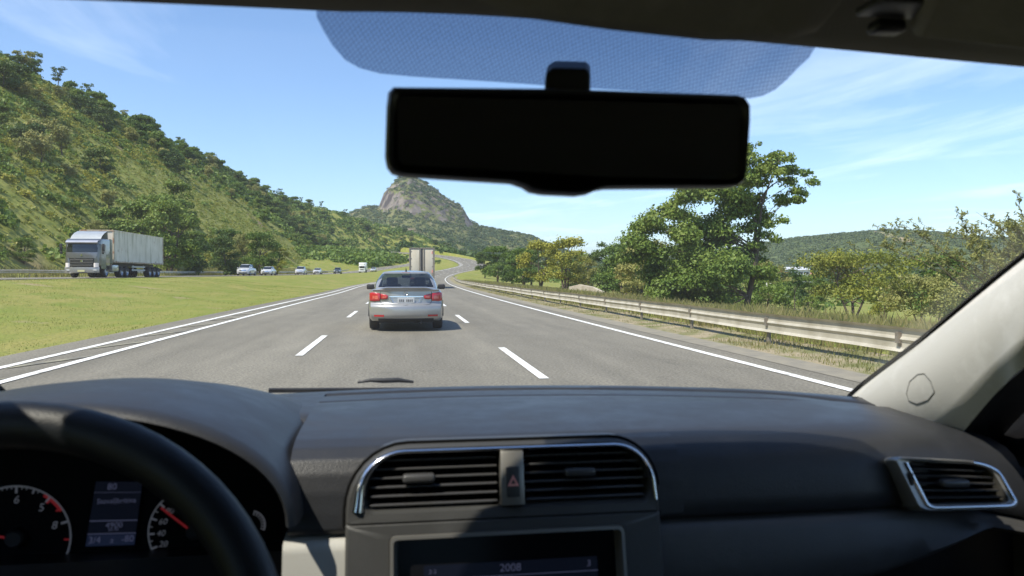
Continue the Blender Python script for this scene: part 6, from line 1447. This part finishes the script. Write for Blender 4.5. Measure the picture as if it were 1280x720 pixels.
        fd = MB(); fd.box((s*1.14, 1.55, 1.05), (0.22, 1.1, 0.10), 0.03, 2); fd.box((s*1.14, 1.0, 0.80), (0.20, 0.10, 0.5), 0.03, 2); fd.build('mudguard', M['lorry_side'], root)
        sd = MB(); sd.box((s*1.12, 3.30, 0.80), (0.34, 1.3, 0.62), 0.08, 3); sd.build('fuel_tank', paint('tank', (0.42, 0.42, 0.38), 0.6, 0.35), root)
        ft = MB(); ft.loft([[Vector((s*1.20, 2.15, z)) for z in (1.2, 2.2, 3.3)], [Vector((s*1.24, 2.45, z)) for z in (1.2, 2.2, 3.3)], [Vector((s*1.24, 2.75, z)) for z in (1.2, 2.2, 3.25)]], closed=False); ft.build('side_fairing', M['lorry_side'], root)
        wheel(root, s*1.08, 1.40, 0.50, 0.32, side=s)
        for y in (4.75, 6.0, 11.9, 13.15, 14.4): wheel(root, s*1.02, y, 0.50, 0.46, side=s)
        gd = MB(); gd.box((s*1.19, 8.95, 0.98), (0.04, 3.4, 0.14), 0.01, 1); gd.box((s*1.19, 8.95, 0.68), (0.04, 3.4, 0.14), 0.01, 1); gd.box((s*1.17, 7.6, 0.84), (0.05, 0.08, 0.6)); gd.box((s*1.17, 10.3, 0.84), (0.05, 0.08, 0.6)); gd.build('side_guard', mat('guard_metal', (0.5, 0.5, 0.48), 0.5, 0.4), root)
    wd_ = MB(); wd_.loft([[Vector((x, y, z)) for x in (-1.1, -0.5, 0, 0.5, 1.1)] for y, z in ((0.75, 3.26), (1.0, 3.50), (1.5, 3.78), (2.1, 3.96), (2.2, 3.30))], closed=False); wd_.build('roof_deflector', paint('deflector', (0.52, 0.54, 0.53), 0.3, 0.35), root)
    ct = MB(); Lc = 12.8; yc = 2.95+Lc/2; ct.box((0, yc, 2.72), (2.50, Lc, 2.76), 0.015, 1); cont = ct.build('container', M['container'], root)
    for s in (-1, 1):
        for k in range(37):
            b = MB(); b.box((s*1.251, 3.3+k*0.335, 2.72), (0.008, 0.07, 2.50), 0.003, 1); b.build('side_rib', M['container'], cont)
        for y in (2.98, 2.95+Lc-0.03): b = MB(); b.box((s*1.235, y, 2.72), (0.10, 0.14, 2.80), 0.01, 1); b.build('corner_post', M['rust_edge'], cont)
        b = MB(); b.box((s*1.24, yc, 4.08), (0.08, Lc+0.05, 0.10), 0.01, 1); b.build('top_rail', M['container'], cont)
        b = MB(); b.box((s*1.24, yc, 1.36), (0.08, Lc+0.05, 0.13), 0.01, 1); b.build('bottom_rail', M['rust_edge'], cont)
    b = MB(); b.box((0, 2.95, 4.08), (2.5, 0.10, 0.12), 0.01, 1); b.build('front_rail', M['rust_edge'], cont)
    ch = MB(); ch.box((0, 8.2, 1.15), (1.1, 13.9, 0.26)); ch.box((0, 4.0, 0.85), (0.9, 5.0, 0.30)); ch.build('chassis', M['dark_plastic'], root)
    fb = MB(); fb.box((0, 15.6, 0.75), (2.3, 0.12, 0.14)); fb.build('rear_bar', M['dark_plastic'], root)
    return root
AL = articulated(); yf_ = 62.0; AL.scale = (1, 1, 0.92); AL.location = (-23.95, yf_, float(ZO(yf_))+0.005); AL.rotation_euler = (0, 0, R(0.0))
tag(AL, 'grey articulated lorry with a dirty white container, headlights on, coming towards us', 'lorry')

# --- the box lorry ahead of the saloon, seen from behind (rear at y = 0)
def trailer_lorry():
    root = empty('box_lorry')
    b = MB(); b.box((0, 5.3, 2.62), (2.52, 10.4, 2.86), 0.03, 2); bx = b.build('box_body', mat('box_side', (0.50, 0.49, 0.45), 0.6), root)
    dm = mat('box_door', (0.60, 0.56, 0.47), 0.65, col2=(0.46, 0.40, 0.30), nscale=0.9, lo=0.4, hi=0.75, stretch=(1.5, 1, 0.4))
    for s in (-1, 1):
        d = MB(); d.box((s*0.595, 0.07, 2.62), (1.02, 0.06, 2.66), 0.02, 2); do = d.build('rear_door', dm, root)
        for k in (0.16, 0.24):
            t = MB(); t.tube([(s*k, 0.012, 1.25), (s*k, 0.012, 3.98)], 0.025, 8); t.build('lock_rod', M['galv_post'], do)
        for z in (1.55, 2.2, 3.0, 3.7):
            h = MB(); h.box((s*1.10, 0.035, z), (0.20, 0.04, 0.07), 0.01, 1); h.build('hinge', M['galv_post'], do)
        f = MB(); f.box((s*1.20, 0.05, 2.62), (0.14, 0.12, 2.90), 0.015, 1); f.build('door_frame', M['galv_post'], root)
        t = MB(); t.box((s*0.95, 0.02, 1.02), (0.36, 0.08, 0.13), 0.02, 1); t.build('tail_light', M['tail_red'], root)
        r_ = MB(); r_.box((s*1.02, 0.030, 3.62), (0.10, 0.02, 0.26), 0.004, 1); r_.build('marker', M['hazard'], root) if s > 0 else None
        r_ = MB(); r_.box((s*1.02, 0.030, 1.72), (0.10, 0.02, 0.30), 0.004, 1); r_.build('marker', M['hazard'], root) if s > 0 else None
        mf = MB(); mf.box((s*0.98, 0.75, 0.52), (0.50, 0.02, 0.55)); mf.build('mud_flap', M['dark_plastic'], root)
        for y in (1.4, 2.7, 8.9): wheel(root, s*1.0, y, 0.50, 0.5, side=s)
    f = MB(); f.box((0, 0.05, 4.03), (2.52, 0.12, 0.10), 0.015, 1); f.build('door_header', M['galv_post'], root)
    f = MB(); f.box((0, 0.04, 2.62), (0.14, 0.05, 2.70), 0.01, 1); f.build('centre_seal', M['dark_plastic'], root)
    f = MB(); f.box((0, 0.08, 1.12), (2.5, 0.18, 0.16), 0.02, 1); f.build('rear_sill', M['galv_post'], root)
    f = MB(); f.box((0, 0.12, 0.58), (2.3, 0.10, 0.12), 0.02, 1); f.build('under_bar', M['galv_post'], root)
    f = MB(); f.box((0, 5.5, 0.98), (0.9, 11.0, 0.22)); f.build('chassis', M['dark_plastic'], root)
    c = MB(); c.box((0, 11.7, 1.9), (2.4, 1.9, 2.3), 0.12, 2); c.build('cab', M['lorry_paint'], root)
    p = MB(); p.box((0, 0.0, 0.86), (0.45, 0.02, 0.14)); p.build('number_plate', M['plate'], root)
    return root
TL = trailer_lorry(); y = 76.5; TL.location = (at(527.5, 345, y).x, y, 0.01); TL.rotation_euler = (0, 0, R(-1.6))
tag(TL, 'box lorry with pale double rear doors ahead of the silver saloon', 'lorry')
